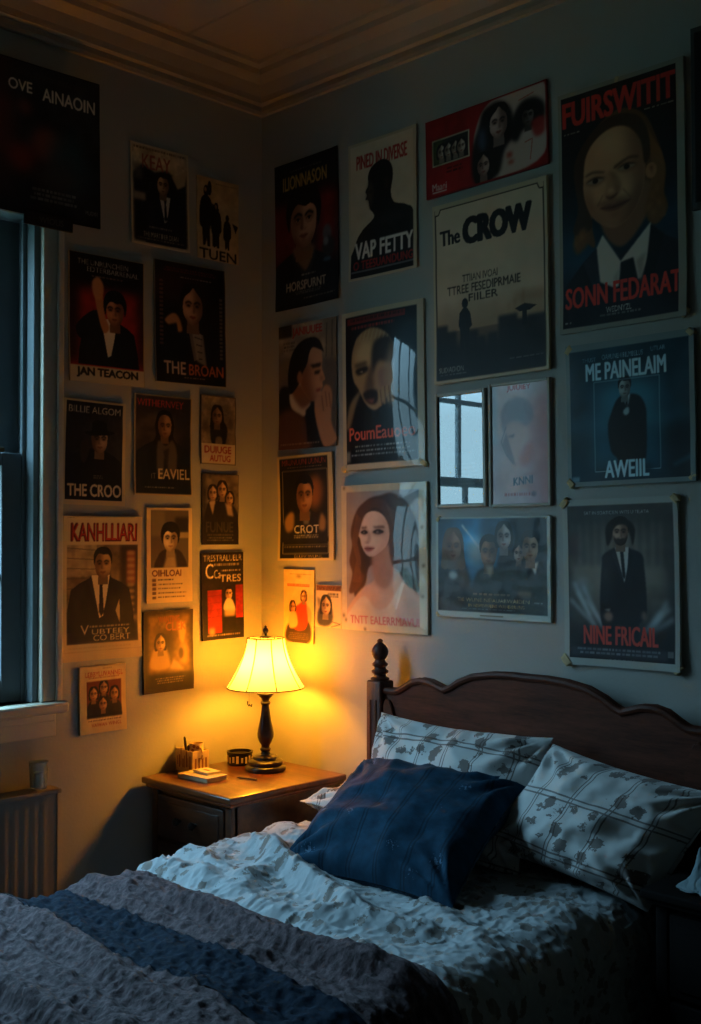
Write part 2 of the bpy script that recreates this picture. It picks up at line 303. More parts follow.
def p_L13(c):
    c.rect(0, 0, 1, 1, '1f1712'); c.rect(.1, .05, .93, .78, '7d5c28', .9, .04); c.noise(.35, 7); c.rect(.28, .25, .6, .6, '2a1d12', .9, .06)
    c.poly([(.15, .7), (.18, .5), (.3, .42), (.45, .46), (.52, .7)], 'a9834a', 1, .02, True); head(c, .34, .4, .2, 'c29a5c', '2a1c10', 1, 'bob'); c.ell(.8, .55, .1, .14, 'b08848', .8, .03); c.ell(.75, .54, .05, .07, '2a1d12', .8, .02); c.poly([(.7, .15), (.85, .2), (.8, .42), (.72, .35)], 'b8934c', .9, .02, True)
    c.poly([(.5, .72), (.6, .6), (.72, .66), (.8, .75)], 'a8895c', .9, .02); c.text('WANTING', .3, .07, .72, .15, '8c4a1c', .03); c.text('CLEK', .45, .15, .85, .25, '9c5a22', .03)
    c.rect(0, .78, 1, 1, '1c1410', 1, .02); c.lines(.2, .82, .85, .9, 3, 'a08458', .8, .45); c.border(.03, '2a2018')
def p_L14(c):
    c.rect(0, 0, 1, 1, 'c9ac78'); c.lines(.5, .04, .7, .06, 1, '5a4530'); c.text('LEBBYLUVANNEL', .13, .09, .93, .16, 'a23018', .03); c.lines(.2, .175, .85, .2, 1, '8a4a28')
    c.rect(.15, .23, .9, .76, '6a2c18'); old = c.clip; c.clip = c.mpoly([(.15, .23), (.9, .23), (.9, .76), (.15, .76)])
    for x, y in ((.3, .42), (.52, .34), (.75, .44), (.5, .58)):
        c.poly([(x-.17, .8), (x-.1, y+.12), (x+.1, y+.12), (x+.17, .8)], '1a1412', .95, .01, True); head(c, x, y, .19, 'ba8450', '17100c', 1, 'bob')
    c.clip = old; c.rect(.15, .72, .9, .77, '17110e', .8, .01); c.text('TEHLULNNIRE', .2, .78, .85, .82, 'e0c690', .02); c.lines(.18, .8, .88, .83, 1, '3a1c10'); c.text('VAIWAN WINGL', .25, .85, .88, .9, '8c2a18', .03)
def p_R1(c):
    c.grad('12141a', '0c0e13'); c.rect(.0, .28, .38, .72, '6b1b19', .9, .07); c.rect(.66, .25, .97, .7, '8a201c', .9, .08); c.noise(.2, 6)
    suit(c, .42, .62, 1.05, .97, '14171e'); c.poly([(.28, .6), (.62, .6), (.56, .72), (.46, .76)], '7a5c48', 1, .02, True); c.poly([(.3, .66), (.47, .78), (.66, .66), (.5, .84)], '2b2d33', .95, .01)
    head(c, .46, .42, .36, 'bf8a66', '0d0c0f', 1, 'mop', .1, .5, detail=1)
    c.ell(.82, .55, .07, .06, '5f6468', .9, .015); c.ell(.84, .64, .1, .07, '2c3136', .9, .02); c.ell(.8, .6, .04, .03, '84888a', .8, .01); c.ell(.82, .72, .06, .015, '4a6a80', .8, .01)
    c.text('ILIONNASON', .14, .1, .82, .19, 'b9924a', .03); c.lines(.24, .065, .74, .08, 1, '6a5c50'); c.lines(.42, .78, .64, .8, 1, '9a8e80')
    c.text('HORSPURNT', .18, .82, .8, .88, 'c0a88e', .03); c.lines(.28, .89, .76, .915, 2, '8a8078', .7); c.lines(.45, .94, .95, .955, 1, '8a7a6c', .8)
def p_R2(c):
    c.grad('c9b8a0', 'baa78e'); c.noise(.06, 5); k = '141519'
    c.text('PINED IN DIVERSE', .13, .1, .86, .2, '9c2a24', .035)
    c.poly([(.32, .5), (.3, .44), (.26, .43), (.28, .4), (.26, .37), (.3, .33), (.3, .26), (.36, .2), (.5, .17), (.62, .21), (.66, .3), (.63, .42), (.68, .5), (.85, .54), (.96, .62), (1, .97), (.03, .97), (.1, .74), (.2, .65), (.38, .57)], k, sm=True)
    c.poly([(.3, .33), (.34, .3), (.38, .36), (.36, .46), (.33, .5), (.3, .44), (.27, .42)], '4a3a32', .8, .02, True); c.poly([(.3, .38), (.36, .37), (.35, .39)], '0b0b0d', .9, .01); c.ell(.56, .35, .03, .05, '2a2422', .9, .015); c.poly([(.4, .6), (.65, .55), (.9, .62), (.6, .64)], '23252b', .9, .04)
    c.text('VAP FETTY', .1, .73, .94, .85, 'd3cbc0', .035); c.text('O TEESUANDUNG', .08, .865, .94, .925, 'a42620', .035); c.line([(.04, .94), (.98, .94)], .008, '9aa0a2'); c.rect(.03, .955, 1, 1, k)
    c.border(.035, 'b7a88f', .05, top=.025, bot=.018)
def p_R3(c):
    c.rect(0, 0, 1, 1, '8e1a1c'); c.noise(.12, 4); c.rect(.06, .27, .38, .61, 'b0a892'); c.rect(.07, .29, .37, .59, '25292b'); c.noise(.15, 10)
    c.rect(.07, .29, .15, .6, '4b5a2c', .8, .02)
    for x in (.14, .2, .26, .31): head(c, x, .45, .18, 'b5a89a', '1a1c22', 1, 'bob')
    m = c.poly([(.5, .1), (.66, .0), (.98, .03), (.97, .86), (.5, .97), (.43, .75), (.42, .4)], 'b8a49a', 1, .006, True)
    c.poly([(.5, .12), (.62, .06), (.72, .2), (.74, .5), (.66, .68), (.6, .95), (.42, .97), (.4, .6), (.46, .3)], '17181d', 1, .012, True); c.poly([(.78, .2), (.9, .16), (.98, .3), (.95, .52), (.82, .5), (.76, .62), (.7, .5)], '191a1f', 1, .012, True)
    head(c, .62, .32, .38, 'b59a90', '131418', -1, 'bob', 0, .7); head(c, .85, .36, .24, '5f5a58', '131418', 1, 'mop'); c.poly([(.48, .3), (.52, .45), (.5, .62), (.45, .5)], '4c5a78', .8, .02, True); head(c, .49, .78, .26, 'a98a80', '15151a', 1, 'long')
    c.poly([(.88, .44), (.97, .42), (.97, .6), (.9, .62)], 'a02a28', .9, .01, True); c.rect(.68, .72, .72, .78, 'a03a2c', .9, .01); c.rect(.69, .82, .73, .86, 'a03a2c', .9, .01); c.line([(.82, .66), (.88, .64), (.86, .88)], .006, 'a04a3c'); c.line([(.78, .14), (.9, .1)], .006, 'a04a3c')
    c.lines(.18, .66, .32, .75, 2, '3a0c0e', .9); c.text('Maani', .06, .83, .18, .92, 'c9b8b0', .03); c.line([(.06, .94), (.18, .94)], .006, 'c9b8b0'); c.border(.012, '7c1618')
def p_R4(c):
    c.grad('c8b49b', 'bca58a', 0, .62); c.grad('bca58a', '8c6a4c', .55, .78); c.grad('6d5340', '14161b', .72, 1); c.noise(.05, 6)
    k = '15171c'
    for x, y, h, w in ((.72, .6, .3, .012), (.79, .56, .3, .01), (.67, .62, .2, .008)): c.rect(x-w, y, x+w, .9, '9a7c5e', .7, .01)
    for x, w, y in ((.06, .07, .68), (.16, .05, .72), (.36, .04, .73), (.43, .03, .77), (.53, .04, .76), (.66, .08, .68), (.78, .12, .71), (.92, .1, .7)): c.rect(x-w, y, x+w, .95, '1b1c20', .92, .012)
    c.rect(.02, .8, .98, .97, k, 1, .04); c.poly([(.72, .655), (.8, .635), (.9, .655), (.84, .675), (.76, .675)], k); c.rect(.78, .66, .82, .75, k); c.rect(.72, .585, .98, .62, '6b4c36', .5, .03)
    c.ell(.29, .575, .028, .028, k); c.poly([(.24, .625), (.27, .602), (.31, .602), (.335, .63), (.35, .7), (.328, .715), (.325, .86), (.29, .87), (.285, .78), (.275, .87), (.24, .86), (.245, .72), (.23, .69)], k)
    c.text('The', .075, .155, .25, .235, k, .06); c.text('CROW', .29, .115, .86, .25, k, .11)
    c.text('TTIIAN IVOAI', .27, .42, .58, .46, '2a2522', .02); c.text('TTREE FESEDIPRMAIE', .135, .472, .77, .52, '2a2522', .02); c.text('FIILER', .325, .53, .58, .57, '2a2522', .025)
    c.text('SUDIADION', .05, .91, .27, .94, 'a89c8c', .02); c.lines(.67, .91, .95, .92, 1, '8a8074'); c.lines(.06, .95, .3, .96, 1, '8a8074')
    old = c.a.copy(); b = .03
    c.border(b, 'b7a78c', top=.028, bot=.02)
    c.frame(b, .03, 1-b, .978, .009, '2c2722')
    for x in (b+.022, 1-b-.022): c.ell(x, .042, .026, .022, 'b7a78c')
    c.line([(b, .06), (b+.03, .058), (b+.045, .035), (b+.05, .03)], .009, '2c2722'); c.line([(1-b, .06), (1-b-.03, .058), (1-b-.045, .035), (1-b-.05, .03)], .009, '2c2722')
def p_R5(c):
    c.grad('9c8c78', '6a5d50'); c.noise(.25, 6); c.rect(0, 0, .24, .1, '2a241f', .9, .01); c.rect(.8, 0, 1, .3, '776a58', .9, .02); c.line([(.84, .04), (.82, .3)], .02, '4a4036', .7); c.line([(.93, .02), (.92, .3)], .02, '4a4036', .7)
    c.rect(0, .25, .22, .55, '6c5f54', .8, .04); c.poly([(.75, .3), (1, .3), (1, 1), (.7, 1)], '4a4440', .8, .04)
    c.poly([(0, .55), (.2, .5), (.5, .6), (.7, .7), (.75, 1), (0, 1)], '1b1b20', 1, .015, True); c.poly([(0, .72), (.3, .68), (.5, .8), (.55, 1), (0, 1)], '5c3b30', .95, .03, True)
    c.poly([(.2, .55), (.32, .56), (.55, .64), (.46, .74), (.36, .72), (.22, .66)], 'c3b6a2', 1, .01, True); c.poly([(.47, .7), (.6, .64), (.74, .95), (.5, .95)], '131419', 1, .01)
    c.poly([(.24, .5), (.5, .52), (.58, .62), (.42, .68), (.28, .6)], '7a5440', 1, .02, True)
    f = c.poly([(.34, .22), (.56, .19), (.72, .22), (.755, .31), (.745, .38), (.8, .47), (.755, .49), (.76, .53), (.72, .555), (.74, .58), (.68, .625), (.55, .62), (.42, .53), (.36, .4)], 'b88662', 1, .006, True)
    o = c.clip; c.clip = f; c.poly([(.3, .3), (.55, .33), (.58, .5), (.66, .66), (.3, .66)], '6a4534', .75, .06, True); c.poly([(.55, .345), (.74, .34), (.72, .37), (.6, .375)], '1a1210', .9, .012); c.poly([(.62, .4), (.73, .395), (.7, .425), (.62, .425)], '20140f', .9, .012); c.poly([(.64, .545), (.74, .535), (.72, .56), (.66, .565)], '7c3028', .9, .012); c.poly([(.72, .43), (.79, .47), (.72, .485)], '7a4e38', .6, .015); c.clip = o
    c.poly([(.2, .55), (.17, .4), (.24, .24), (.4, .15), (.6, .13), (.72, .17), (.78, .26), (.73, .24), (.6, .21), (.54, .25), (.5, .33), (.42, .4), (.38, .46), (.3, .52)], '141113', 1, .006, True); c.ell(.37, .43, .045, .05, '9a6a4c', .95, .008)
    c.poly([(.62, .66), (.72, .58), (.8, .52), (.88, .54), (.92, .62), (.9, .8), (1, .95), (.8, 1), (.68, .86)], 'ad7c5a', 1, .012, True)
    for x, y in ((.74, .6), (.8, .57), (.86, .58)): c.line([(x, y), (x+.03, y+.12)], .014, '6b4533', .8, .006)
    c.text('JANIUUEE', .25, .035, .76, .115, '9e2a22', .04); c.lines(.08, .14, .3, .22, 3, '4a4036', .7)
    c.lines(.04, .95, .7, .975, 1, '9a8a78', .6)
def p_R6(c):
    c.grad('12151b', '0d1016'); c.noise(.3, 6); c.rect(.68, .1, 1, .95, '14303c', .8, .08)  # blue wash over the right third paints in the window's reflection
    c.rect(.08, .045, .8, .085, '8a2a24', .8); c.lines(.12, .05, .78, .08, 1, '2a1412', .8); c.lines(.14, .1, .68, .13, 1, 'a83a30', .9)
    c.poly([(.04, .75), (.1, .58), (.25, .5), (.36, .54), (.4, .7), (.6, .72), (.6, .82), (.04, .82)], '121318', 1, .012, True); c.poly([(.05, .72), (.12, .58), (.28, .5), (.2, .6), (.1, .74)], '8a6f50', .9, .015, True)
    f = c.poly([(.14, .34), (.16, .24), (.24, .16), (.4, .125), (.56, .16), (.66, .24), (.68, .36), (.66, .5), (.58, .58), (.46, .64), (.34, .6), (.24, .5), (.17, .44)], 'a57f58', 1, .006, True)
    o = c.clip; c.clip = f
    c.poly([(.18, .3), (.3, .2), (.45, .24), (.42, .34), (.3, .36)], 'cfa878', .8, .04, True); c.poly([(.44, .22), (.7, .2), (.7, .36), (.5, .34), (.42, .42)], '241c1a', .9, .02, True); c.poly([(.4, .36), (.44, .5), (.36, .56), (.32, .5)], '4a3326', .7, .025, True)
    c.poly([(.2, .375), (.34, .36), (.36, .39), (.24, .41)], '1a1311', .95, .012, True); c.poly([(.24, .39), (.3, .385), (.3, .4)], 'b9a082', .7, .005); c.poly([(.18, .34), (.34, .33), (.36, .35), (.2, .36)], '2a1e18', .8, .015)
    c.poly([(.3, .53), (.42, .51), (.5, .54), (.46, .6), (.36, .59)], '1c0f0d', .95, .012, True); c.poly([(.33, .57), (.45, .57), (.42, .6)], '8c4a3c', .9, .01); c.poly([(.5, .4), (.62, .4), (.62, .5), (.54, .52)], '8a5f50', .9, .02, True)
    for i in range(9): c.line([(.2+.05*i, .2), (.24+.05*i, .12)], .008, 'c9ac80', .6, .004)
    c.clip = o
    c.poly([(.56, .42), (.66, .22), (.69, .36), (.68, .6), (.6, .6)], 'a58460', .7, .03, True)
    for x, y, a in ((.5, .52, .1), (.55, .5, .11), (.6, .5, .1), (.65, .53, .07)): c.line([(x, y), (x+.02, y+a)], .035, 'a88258', 1, .008); c.line([(x+.018, y), (x+.035, y+a)], .008, '4a3326', .8, .004)
    c.text('PoumEauoeo', .1, .735, .9, .815, 'd35a44', .03); c.lines(.12, .85, .9, .93, 3, 'a8b0b0', .8, .4); c.rect(.04, .88, .11, .95, '8a8e8c', .7, .01)
    c.border(.055, 'b9ab90', .075, top=.035, bot=.04)
def p_R7(c):
    c.rect(0, 0, 1, 1, '15130f'); c.noise(.3, 6); c.frame(.1, .15, .9, .93, .012, '9a8a6c', .8); c.ell(.68, .36, .14, .16, 'a0622c', .9, .06)
    suit(c, .48, .52, .8, .82, '15161b'); c.poly([(.12, .62), (.22, .54), (.3, .56), (.28, .7), (.16, .72)], 'a07840', 1, .015, True); c.poly([(.78, .56), (.86, .62), (.84, .72), (.74, .7)], '9a7446', .9, .02, True); c.poly([(.42, .54), (.6, .54), (.56, .66), (.48, .66)], '6e6a66', .9, .01)
    head(c, .49, .39, .31, 'b5804c', '12100f', 1, 'short', .1, .6, detail=1)
    c.text('MRUNUUN UUNUN', .1, .045, .88, .095, 'a03c28', .02); c.lines(.2, .115, .8, .13, 1, '7a6a50'); c.text('CROT', .3, .665, .74, .74, 'd8ccb4', .0); c.lines(.28, .755, .74, .79, 2, 'b0a488'); c.line([(.1, .845), (.9, .845)], .008, '9a8a6c', .7); c.lines(.12, .86, .88, .885, 1, '9a8a6c', .8); c.text('ELUIV WUNL', .3, .945, .8, .97, 'b8964c', .02)
    c.border(.045, 'c2ab7c', .09, top=.03, bot=.025)
def p_R8(c):
    c.grad('8f7d74', '9b8c86', 0, 1); c.rect(.5, 0, 1, .8, '9aa6ac', .55, .16); c.noise(.08, 4)  # pale blue-grey right half: window reflection put into the print colour
    H = '43261a'
    c.poly([(.5, .08), (.64, .07), (.8, .14), (.9, .3), (.92, .48), (.97, .62), (.86, .74), (.7, .6), (.4, .55), (.32, .68), (.2, .78), (.16, .66), (.2, .52), (.16, .4), (.22, .22), (.34, .11)], H, 1, .006, True); c.poly([(.62, .1), (.8, .15), (.9, .3), (.93, .52), (.84, .66), (.72, .5), (.74, .3)], '4c4440', .75, .04, True)
    c.poly([(.02, .96), (.1, .84), (.26, .72), (.42, .66), (.5, .58), (.68, .56), (.76, .66), (.88, .72), (.97, .8), (.99, .97)], 'c39a80', 1, .006, True)
    c.poly([(.05, .97), (.12, .86), (.3, .76), (.44, .84), (.58, .82), (.74, .66), (.76, .67), (.68, .82), (.64, .97)], 'c6b4a2', 1, .006, True); c.poly([(.74, .66), (.77, .665), (.68, .84), (.66, .84)], 'd8c9b6', 1, .004); c.poly([(.8, .74), (.97, .84), (.99, .97), (.7, .97)], '8a6c60', .6, .06, True); c.poly([(.3, .76), (.5, .8), (.56, .92), (.36, .97), (.2, .9)], 'a58f80', .5, .05, True)
    c.poly([(.42, .46), (.6, .4), (.66, .58), (.58, .7), (.44, .66)], '9c715c', 1, .02, True)
    c.tf = (1, -.055, .773, .069)
    f = c.poly([(.34, .2), (.46, .15), (.58, .18), (.66, .28), (.66, .4), (.6, .48), (.48, .545), (.4, .53), (.34, .46), (.31, .38), (.27, .355), (.31, .3)], 'd5ad92', 1, .005, True)
    o = c.clip; c.clip = f
    c.poly([(.56, .2), (.7, .2), (.7, .5), (.52, .54), (.58, .42)], 'a9806c', .7, .05, True); c.poly([(.3, .48), (.5, .54), (.62, .46), (.5, .6)], '8f6655', .5, .03)
    c.poly([(.33, .29), (.4, .285), (.4, .3), (.34, .305)], '4a2a1c', .9, .006); c.poly([(.47, .285), (.6, .28), (.62, .3), (.5, .3)], '4a2a1c', .9, .006)
    c.poly([(.31, .335), (.38, .305), (.43, .338), (.38, .36)], '7d5646', .7, .012, True); c.poly([(.46, .335), (.54, .3), (.62, .335), (.54, .362)], '7d5646', .7, .012, True); c.poly([(.325, .335), (.375, .315), (.415, .337), (.37, .352)], '1c110e', .95, .003, True); c.poly([(.475, .334), (.54, .309), (.605, .333), (.54, .354)], '1c110e', .95, .003, True); c.ell(.365, .335, .014, .011, '6a5a52', .9, .003); c.ell(.53, .333, .017, .012, '6a5a52', .9, .003); c.poly([(.46, .35), (.62, .35), (.6, .37), (.5, .37)], 'b08670', .6, .015)
    c.poly([(.42, .33), (.45, .36), (.44, .42), (.38, .425), (.41, .4)], 'a87c66', .7, .012, True); c.poly([(.37, .425), (.43, .42), (.42, .432)], '6b4236', .8, .006)
    c.poly([(.37, .475), (.41, .46), (.44, .465), (.5, .47), (.45, .5), (.4, .5)], '8a423a', .95, .006, True); c.line([(.37, .477), (.43, .476), (.5, .472)], .006, '4f1f1c', .9)
    c.clip = o; c.tf = (1, -.045, .9, .02)
    c.poly([(.34, .12), (.5, .09), (.62, .12), (.7, .24), (.72, .44), (.8, .6), (.72, .62), (.66, .5), (.66, .34), (.6, .22), (.5, .16), (.38, .2), (.31, .3), (.28, .42), (.32, .52), (.3, .62), (.36, .68), (.26, .78), (.15, .8), (.2, .66), (.16, .56), (.2, .44), (.18, .34), (.24, .2)], '55301f', 1, .006, True)
    for i in range(10): a = .02*i; c.line([(.26+a*.3, .2+a*.2), (.2+a*.35, .42), (.26+a*.3, .55), (.2+a*.6, .72)], .006, '8a5232', .5, .005)
    for i in range(9): a = .022*i; c.line([(.62+a*.8, .14+a*.4), (.74+a*.7, .36), (.76+a*.8, .6)], .006, '7d6152', .45, .005)
    c.tf = None
    c.text('TNTT EALERRMAVUL', .12, .895, .94, .95, 'a8484a', .03, .8); c.poly([(.86, .0), (1, .0), (1, .16), (.92, .1)], '6a7a84', .6, .02)
    c.border(.075, 'c3b394', .085, top=.05, bot=.05); c.noise(.04, 12)
    for x, y in ((.03, .9), (.06, .93), (.04, .02), (.3, .985), (.95, .3), (.96, .55), (.95, .75)): c.ell(x, y, .015, .012, '5a4630', .7, .008)
def p_R9(c):
    c.rect(0, 0, 1, 1, 'd0b278'); c.lines(.2, .06, .9, .08, 1, '8a6a3c', .7); c.ell(.5, .1, .08, .02, '7a5a30', .7, .02); c.rect(.12, .2, .84, .24, 'b04a24', .9); c.lines(.14, .205, .82, .235, 1, 'e0c48c', .6)
    c.poly([(.15, .98), (.12, .8), (.3, .72), (.82, .7), (.86, .98)], '33261c', .95, .02, True); c.noise(.06, 9)
    c.poly([(.3, .55), (.5, .48), (.7, .42), (.8, .6), (.72, .8), (.4, .82), (.28, .7)], 'a8381f', 1, .012, True); head(c, .3, .52, .15, 'c98a56', '2a1610', 1, 'bob'); head(c, .66, .37, .14, 'd09a64', '3a1a10', -1, 'bob'); c.poly([(.2, .62), (.4, .58), (.46, .76), (.22, .8)], 'c7a070', 1, .01, True); c.poly([(.76, .5), (.9, .56), (.88, .72), (.8, .66)], 'c08a58', .9, .01, True)
    c.lines(.18, .86, .84, .96, 4, 'a88858', .8, .4)
def p_R10(c):
    c.rect(0, 0, 1, 1, 'cfb98c'); c.rect(.02, .02, .98, .15, '7c4a2c'); c.text('TAMAN WUNARI', .05, .04, .95, .13, '3c1c10', .02)
    c.poly([(.1, .85), (.12, .6), (.3, .45), (.6, .5), (.66, .8), (.5, .95), (.2, .95)], '3a3432', .95, .02, True); head(c, .4, .5, .42, 'c9a67c', '1f1a18', 1, 'bob', -.4); c.lines(.42, .2, .92, .32, 2, '3a3028', .9); c.line([(.62, .85), (.95, .9), (.6, .97)], .025, '4a4038', .8); c.poly([(.05, .3), (.2, .34), (.14, .6)], '6a5c4c', .8, .03)
def p_R11(c):
    c.grad('2a3a40', '24323a'); c.noise(.3, 5); c.rect(.42, .28, .72, .52, '131c22', .9, .02); c.rect(.48, .55, .72, .9, '3c4c52', .8, .04); c.lines(.4, .62, .8, .86, 7, '5a6a6e', .5, .4)
def p_R12(c):
    c.grad('cdbabb', 'c8adb0'); c.noise(.08, 5); c.rect(.62, .1, 1, 1, 'a8696c', .5, .12); c.rect(0, 0, .14, .5, '9ab4bc', .5, .03)
    c.poly([(.2, .25), (.3, .16), (.5, .13), (.66, .18), (.72, .3), (.6, .36), (.4, .34), (.24, .4)], '8d7f88', .8, .02, True); c.ell(.46, .25, .16, .1, '7e8088', .6, .04)
    c.poly([(.3, .34), (.52, .33), (.6, .42), (.5, .56), (.56, .64), (.4, .7), (.34, .62), (.24, .5)], 'c9a5a2', .9, .02, True); c.poly([(.28, .4), (.22, .5), (.3, .6), (.44, .68)], '6a6672', .6, .012); c.poly([(.55, .55), (.7, .5), (.68, .65), (.5, .68)], 'b5625f', .6, .04, True); c.line([(.28, .36), (.2, .48), (.28, .58), (.4, .66)], .012, '5e5a66', .8, .006); c.poly([(.3, .44), (.42, .42), (.4, .45)], '55505c', .8, .01)
    c.text('JUIUIEY', .3, .035, .68, .085, 'ab3236', .05); c.text('KNNI', .4, .77, .7, .83, '35546a', .05, skew=-.05); c.lines(.25, .89, .7, .93, 1, 'a04a4a', .8); c.ell(.72, .9, .04, .02, '5a4048', .8, .01)
def p_R13(c):
    c.grad('0f1a24', '0c1017'); c.ell(.34, .3, .3, .36, '2a7ca8', .95, .1); c.ell(.38, .3, .07, .1, 'c8ecf8', .9, .05); c.noise(.25, 7); c.line([(.24, .08), (.42, .34)], .012, 'cfe2ea', 1, .006)  # blue glow with its bright core is the window's reflection, painted in
    c.rect(.42, 0, .5, 1, '0d141c', .6, .05); c.ell(.38, .38, .08, .08, '8a7868', .6, .05)
    c.poly([(.02, .98), (.05, .5), (.16, .42), (.28, .5), (.3, .9)], '15181f', 1, .01, True); head(c, .16, .3, .3, '8a6a58', '5a4636', 1, 'long'); c.ell(.16, .58, .045, .045, 'a8b4b8', .9, .012); c.poly([(.22, .5), (.3, .55), (.3, .75), (.24, .7)], '4a3c34', .8, .02, True)
    c.poly([(.3, .98), (.36, .6), (.45, .5), (.58, .52), (.66, .7), (.68, .98)], '11141b', 1, .01, True); head(c, .48, .35, .28, '7d5c48', '1a1614', -1, 'short'); c.poly([(.45, .48), (.52, .48), (.5, .6), (.47, .56)], '9a8a78', .9, .01)
    c.poly([(.56, .62), (.58, .36), (.68, .34), (.72, .6)], '10131a', 1, .012, True); head(c, .61, .2, .24, 'a89a94', '0c0e13', 1, 'bob')
    head(c, .735, .36, .16, '9a8478', '14151a', -1, 'bob'); c.poly([(.66, .98), (.7, .56), (.8, .44), (.92, .5), (.97, .7), (.97, .98)], '11141c', 1, .01, True); c.poly([(.83, .46), (.9, .43), (.87, .56)], 'c9c4bc', .95, .006); head(c, .83, .3, .26, 'a8866c', '0e0e11', 1, 'short'); c.poly([(.72, .72), (.84, .72), (.82, .8), (.74, .78)], '9a8272', .9, .012, True)
    c.rect(0, .76, 1, 1, '0c1118', .85, .06); c.lines(.34, .75, .66, .78, 1, 'b08a6c'); c.text('TIE WUNE NEIAUARWAIDEN', .2, .8, .82, .835, 'b09468', .01); c.text('IN NEWEWALNE WANDERUNG', .3, .855, .78, .885, 'c09048', .01); c.lines(.24, .9, .7, .915, 1, '6a7a80'); c.lines(.86, .82, .93, .835, 1, 'b0b8b8')
    c.border(.022, 'aeb0a6', .03, top=.02, bot=.065); c.rect(.4, .962, .6, .975, '6a5a40')
def p_R14(c):
    c.grad('0f131a', '12202b', 0, .75); c.grad('12202b', '0c1016', .7, 1); c.ell(.15, .68, .3, .12, '1b4256', .8, .1); c.ell(.88, .62, .25, .12, '1b3c50', .7, .1); c.noise(.12, 5)
    Hc = '5c3f28'
    c.poly([(.16, .4), (.2, .27), (.34, .17), (.52, .13), (.7, .18), (.8, .3), (.86, .42), (.84, .5), (.87, .57), (.8, .62), (.72, .6), (.7, .5), (.3, .52), (.3, .66), (.22, .64), (.16, .67), (.13, .6), (.18, .52)], Hc, 1, .006, True)
    for i in range(16):
        a = i/15; c.line([(.72+.1*a, .24+.1*a), (.76+.09*a, .4), (.73+.1*a, .52), (.75+.1*a, .6)], .007, '8a6038', .6, .005); 
    c.poly([(.08, 1), (.06, .8), (.2, .72), (.34, .66), (.4, .74), (.74, .66), (.8, .66), (1, .72), (1, 1)], '171c25', 1, .004); c.poly([(.3, .8), (.31, .67), (.36, .62), (.5, .74), (.74, .61), (.73, .72), (.66, .82), (.56, .84), (.44, .84)], 'c4bcae', 1, .004)
    c.poly([(.5, .745), (.6, .735), (.64, .84), (.48, .85)], '11141a', 1, .004); c.poly([(.47, .84), (.5, .76), (.44, .8)], '9a9488', .7, .01); c.poly([(.62, .75), (.7, .72), (.66, .84), (.64, .82)], '8a867c', .8, .012)
    c.poly([(.31, .67), (.2, .72), (.28, .83), (.34, .83)], '232a35', 1, .004); c.poly([(.74, .62), (.84, .67), (.74, .84), (.68, .84)], '12161d', 1, .004)
    c.tf = (1.07, -.0725, .88, .022)
    c.poly([(.4, .52), (.74, .48), (.74, .62), (.56, .75), (.42, .68)], '7a563e', 1, .01, True)
    f = c.poly([(.26, .32), (.3, .24), (.44, .185), (.6, .19), (.7, .27), (.72, .38), (.71, .5), (.64, .6), (.52, .655), (.42, .64), (.32, .58), (.27, .49), (.25, .4)], 'b98862', 1, .004, True)
    o = c.clip; c.clip = f
    c.poly([(.6, .2), (.75, .2), (.75, .6), (.52, .68), (.6, .56), (.62, .42)], '6e4a36', .75, .05, True); c.poly([(.24, .42), (.3, .56), (.42, .66), (.26, .66)], '7a5038', .6, .04); c.poly([(.34, .25), (.5, .22), (.56, .3), (.42, .33)], 'd0a078', .7, .05, True); c.poly([(.54, .46), (.62, .46), (.6, .54), (.54, .52)], 'c9976e', .6, .03, True); c.poly([(.3, .46), (.38, .47), (.36, .54)], 'c9976e', .5, .03, True)
    c.poly([(.285, .388), (.34, .378), (.42, .39), (.42, .397), (.34, .388), (.285, .396)], '3a2418', .85, .008, True); c.poly([(.5, .378), (.6, .352), (.67, .358), (.67, .366), (.6, .362), (.51, .39)], '3a2418', .85, .008, True)
    for x, y in ((.355, .425), (.59, .395)):
        c.poly([(x-.08, y), (x, y-.022), (x+.085, y-.004), (x, y+.022)], '6a4632', .8, .012, True); c.poly([(x-.065, y+.002), (x, y-.012), (x+.065, y), (x, y+.013)], '8f7c68', .8, .004, True); c.ell(x+.0, y, .022, .012, '1a110d', 1, .003); c.poly([(x-.07, y-.001), (x, y-.017), (x+.07, y-.004), (x, y-.01)], '1c110c', .9, .004, True)
    c.poly([(.44, .4), (.49, .4), (.5, .46), (.54, .485), (.52, .51), (.46, .515), (.42, .505), (.44, .46)], '9a6a4a', .7, .012, True); c.poly([(.43, .505), (.47, .512), (.53, .5), (.5, .52), (.46, .525)], '4a2a1e', .9, .007, True); c.ell(.47, .485, .025, .012, 'cf9c74', .7, .01)
    c.poly([(.39, .556), (.45, .546), (.49, .549), (.53, .543), (.62, .546), (.54, .575), (.46, .58)], '7c5040', .95, .006, True); c.poly([(.38, .557), (.49, .56), (.63, .545), (.5, .567)], '40201a', .95, .004, True); c.poly([(.44, .595), (.56, .59), (.5, .605)], '7a523e', .7, .015)
    c.poly([(.28, .5), (.36, .53), (.47, .525), (.6, .53), (.7, .48), (.66, .62), (.5, .68), (.34, .62)], '4a3226', .34, .03, True); c.poly([(.36, .535), (.48, .522), (.6, .53), (.56, .545), (.42, .548)], '4a3226', .35, .012, True); c.poly([(.29, .44), (.34, .5), (.32, .56), (.27, .5)], '5a3a2a', .4, .03, True); c.poly([(.47, .4), (.52, .42), (.55, .48), (.51, .5), (.49, .45)], '5a3a2a', .45, .012, True); c.line([(.41, .5), (.37, .545)], .008, '5e3e2e', .6, .006); c.line([(.56, .49), (.62, .54)], .008, '5e3e2e', .6, .006)
    c.clip = o
    c.ell(.765, .44, .04, .035, 'a8744e', 1, .006); c.poly([(.75, .42), (.78, .42), (.775, .46)], '6e4630', .8, .008)
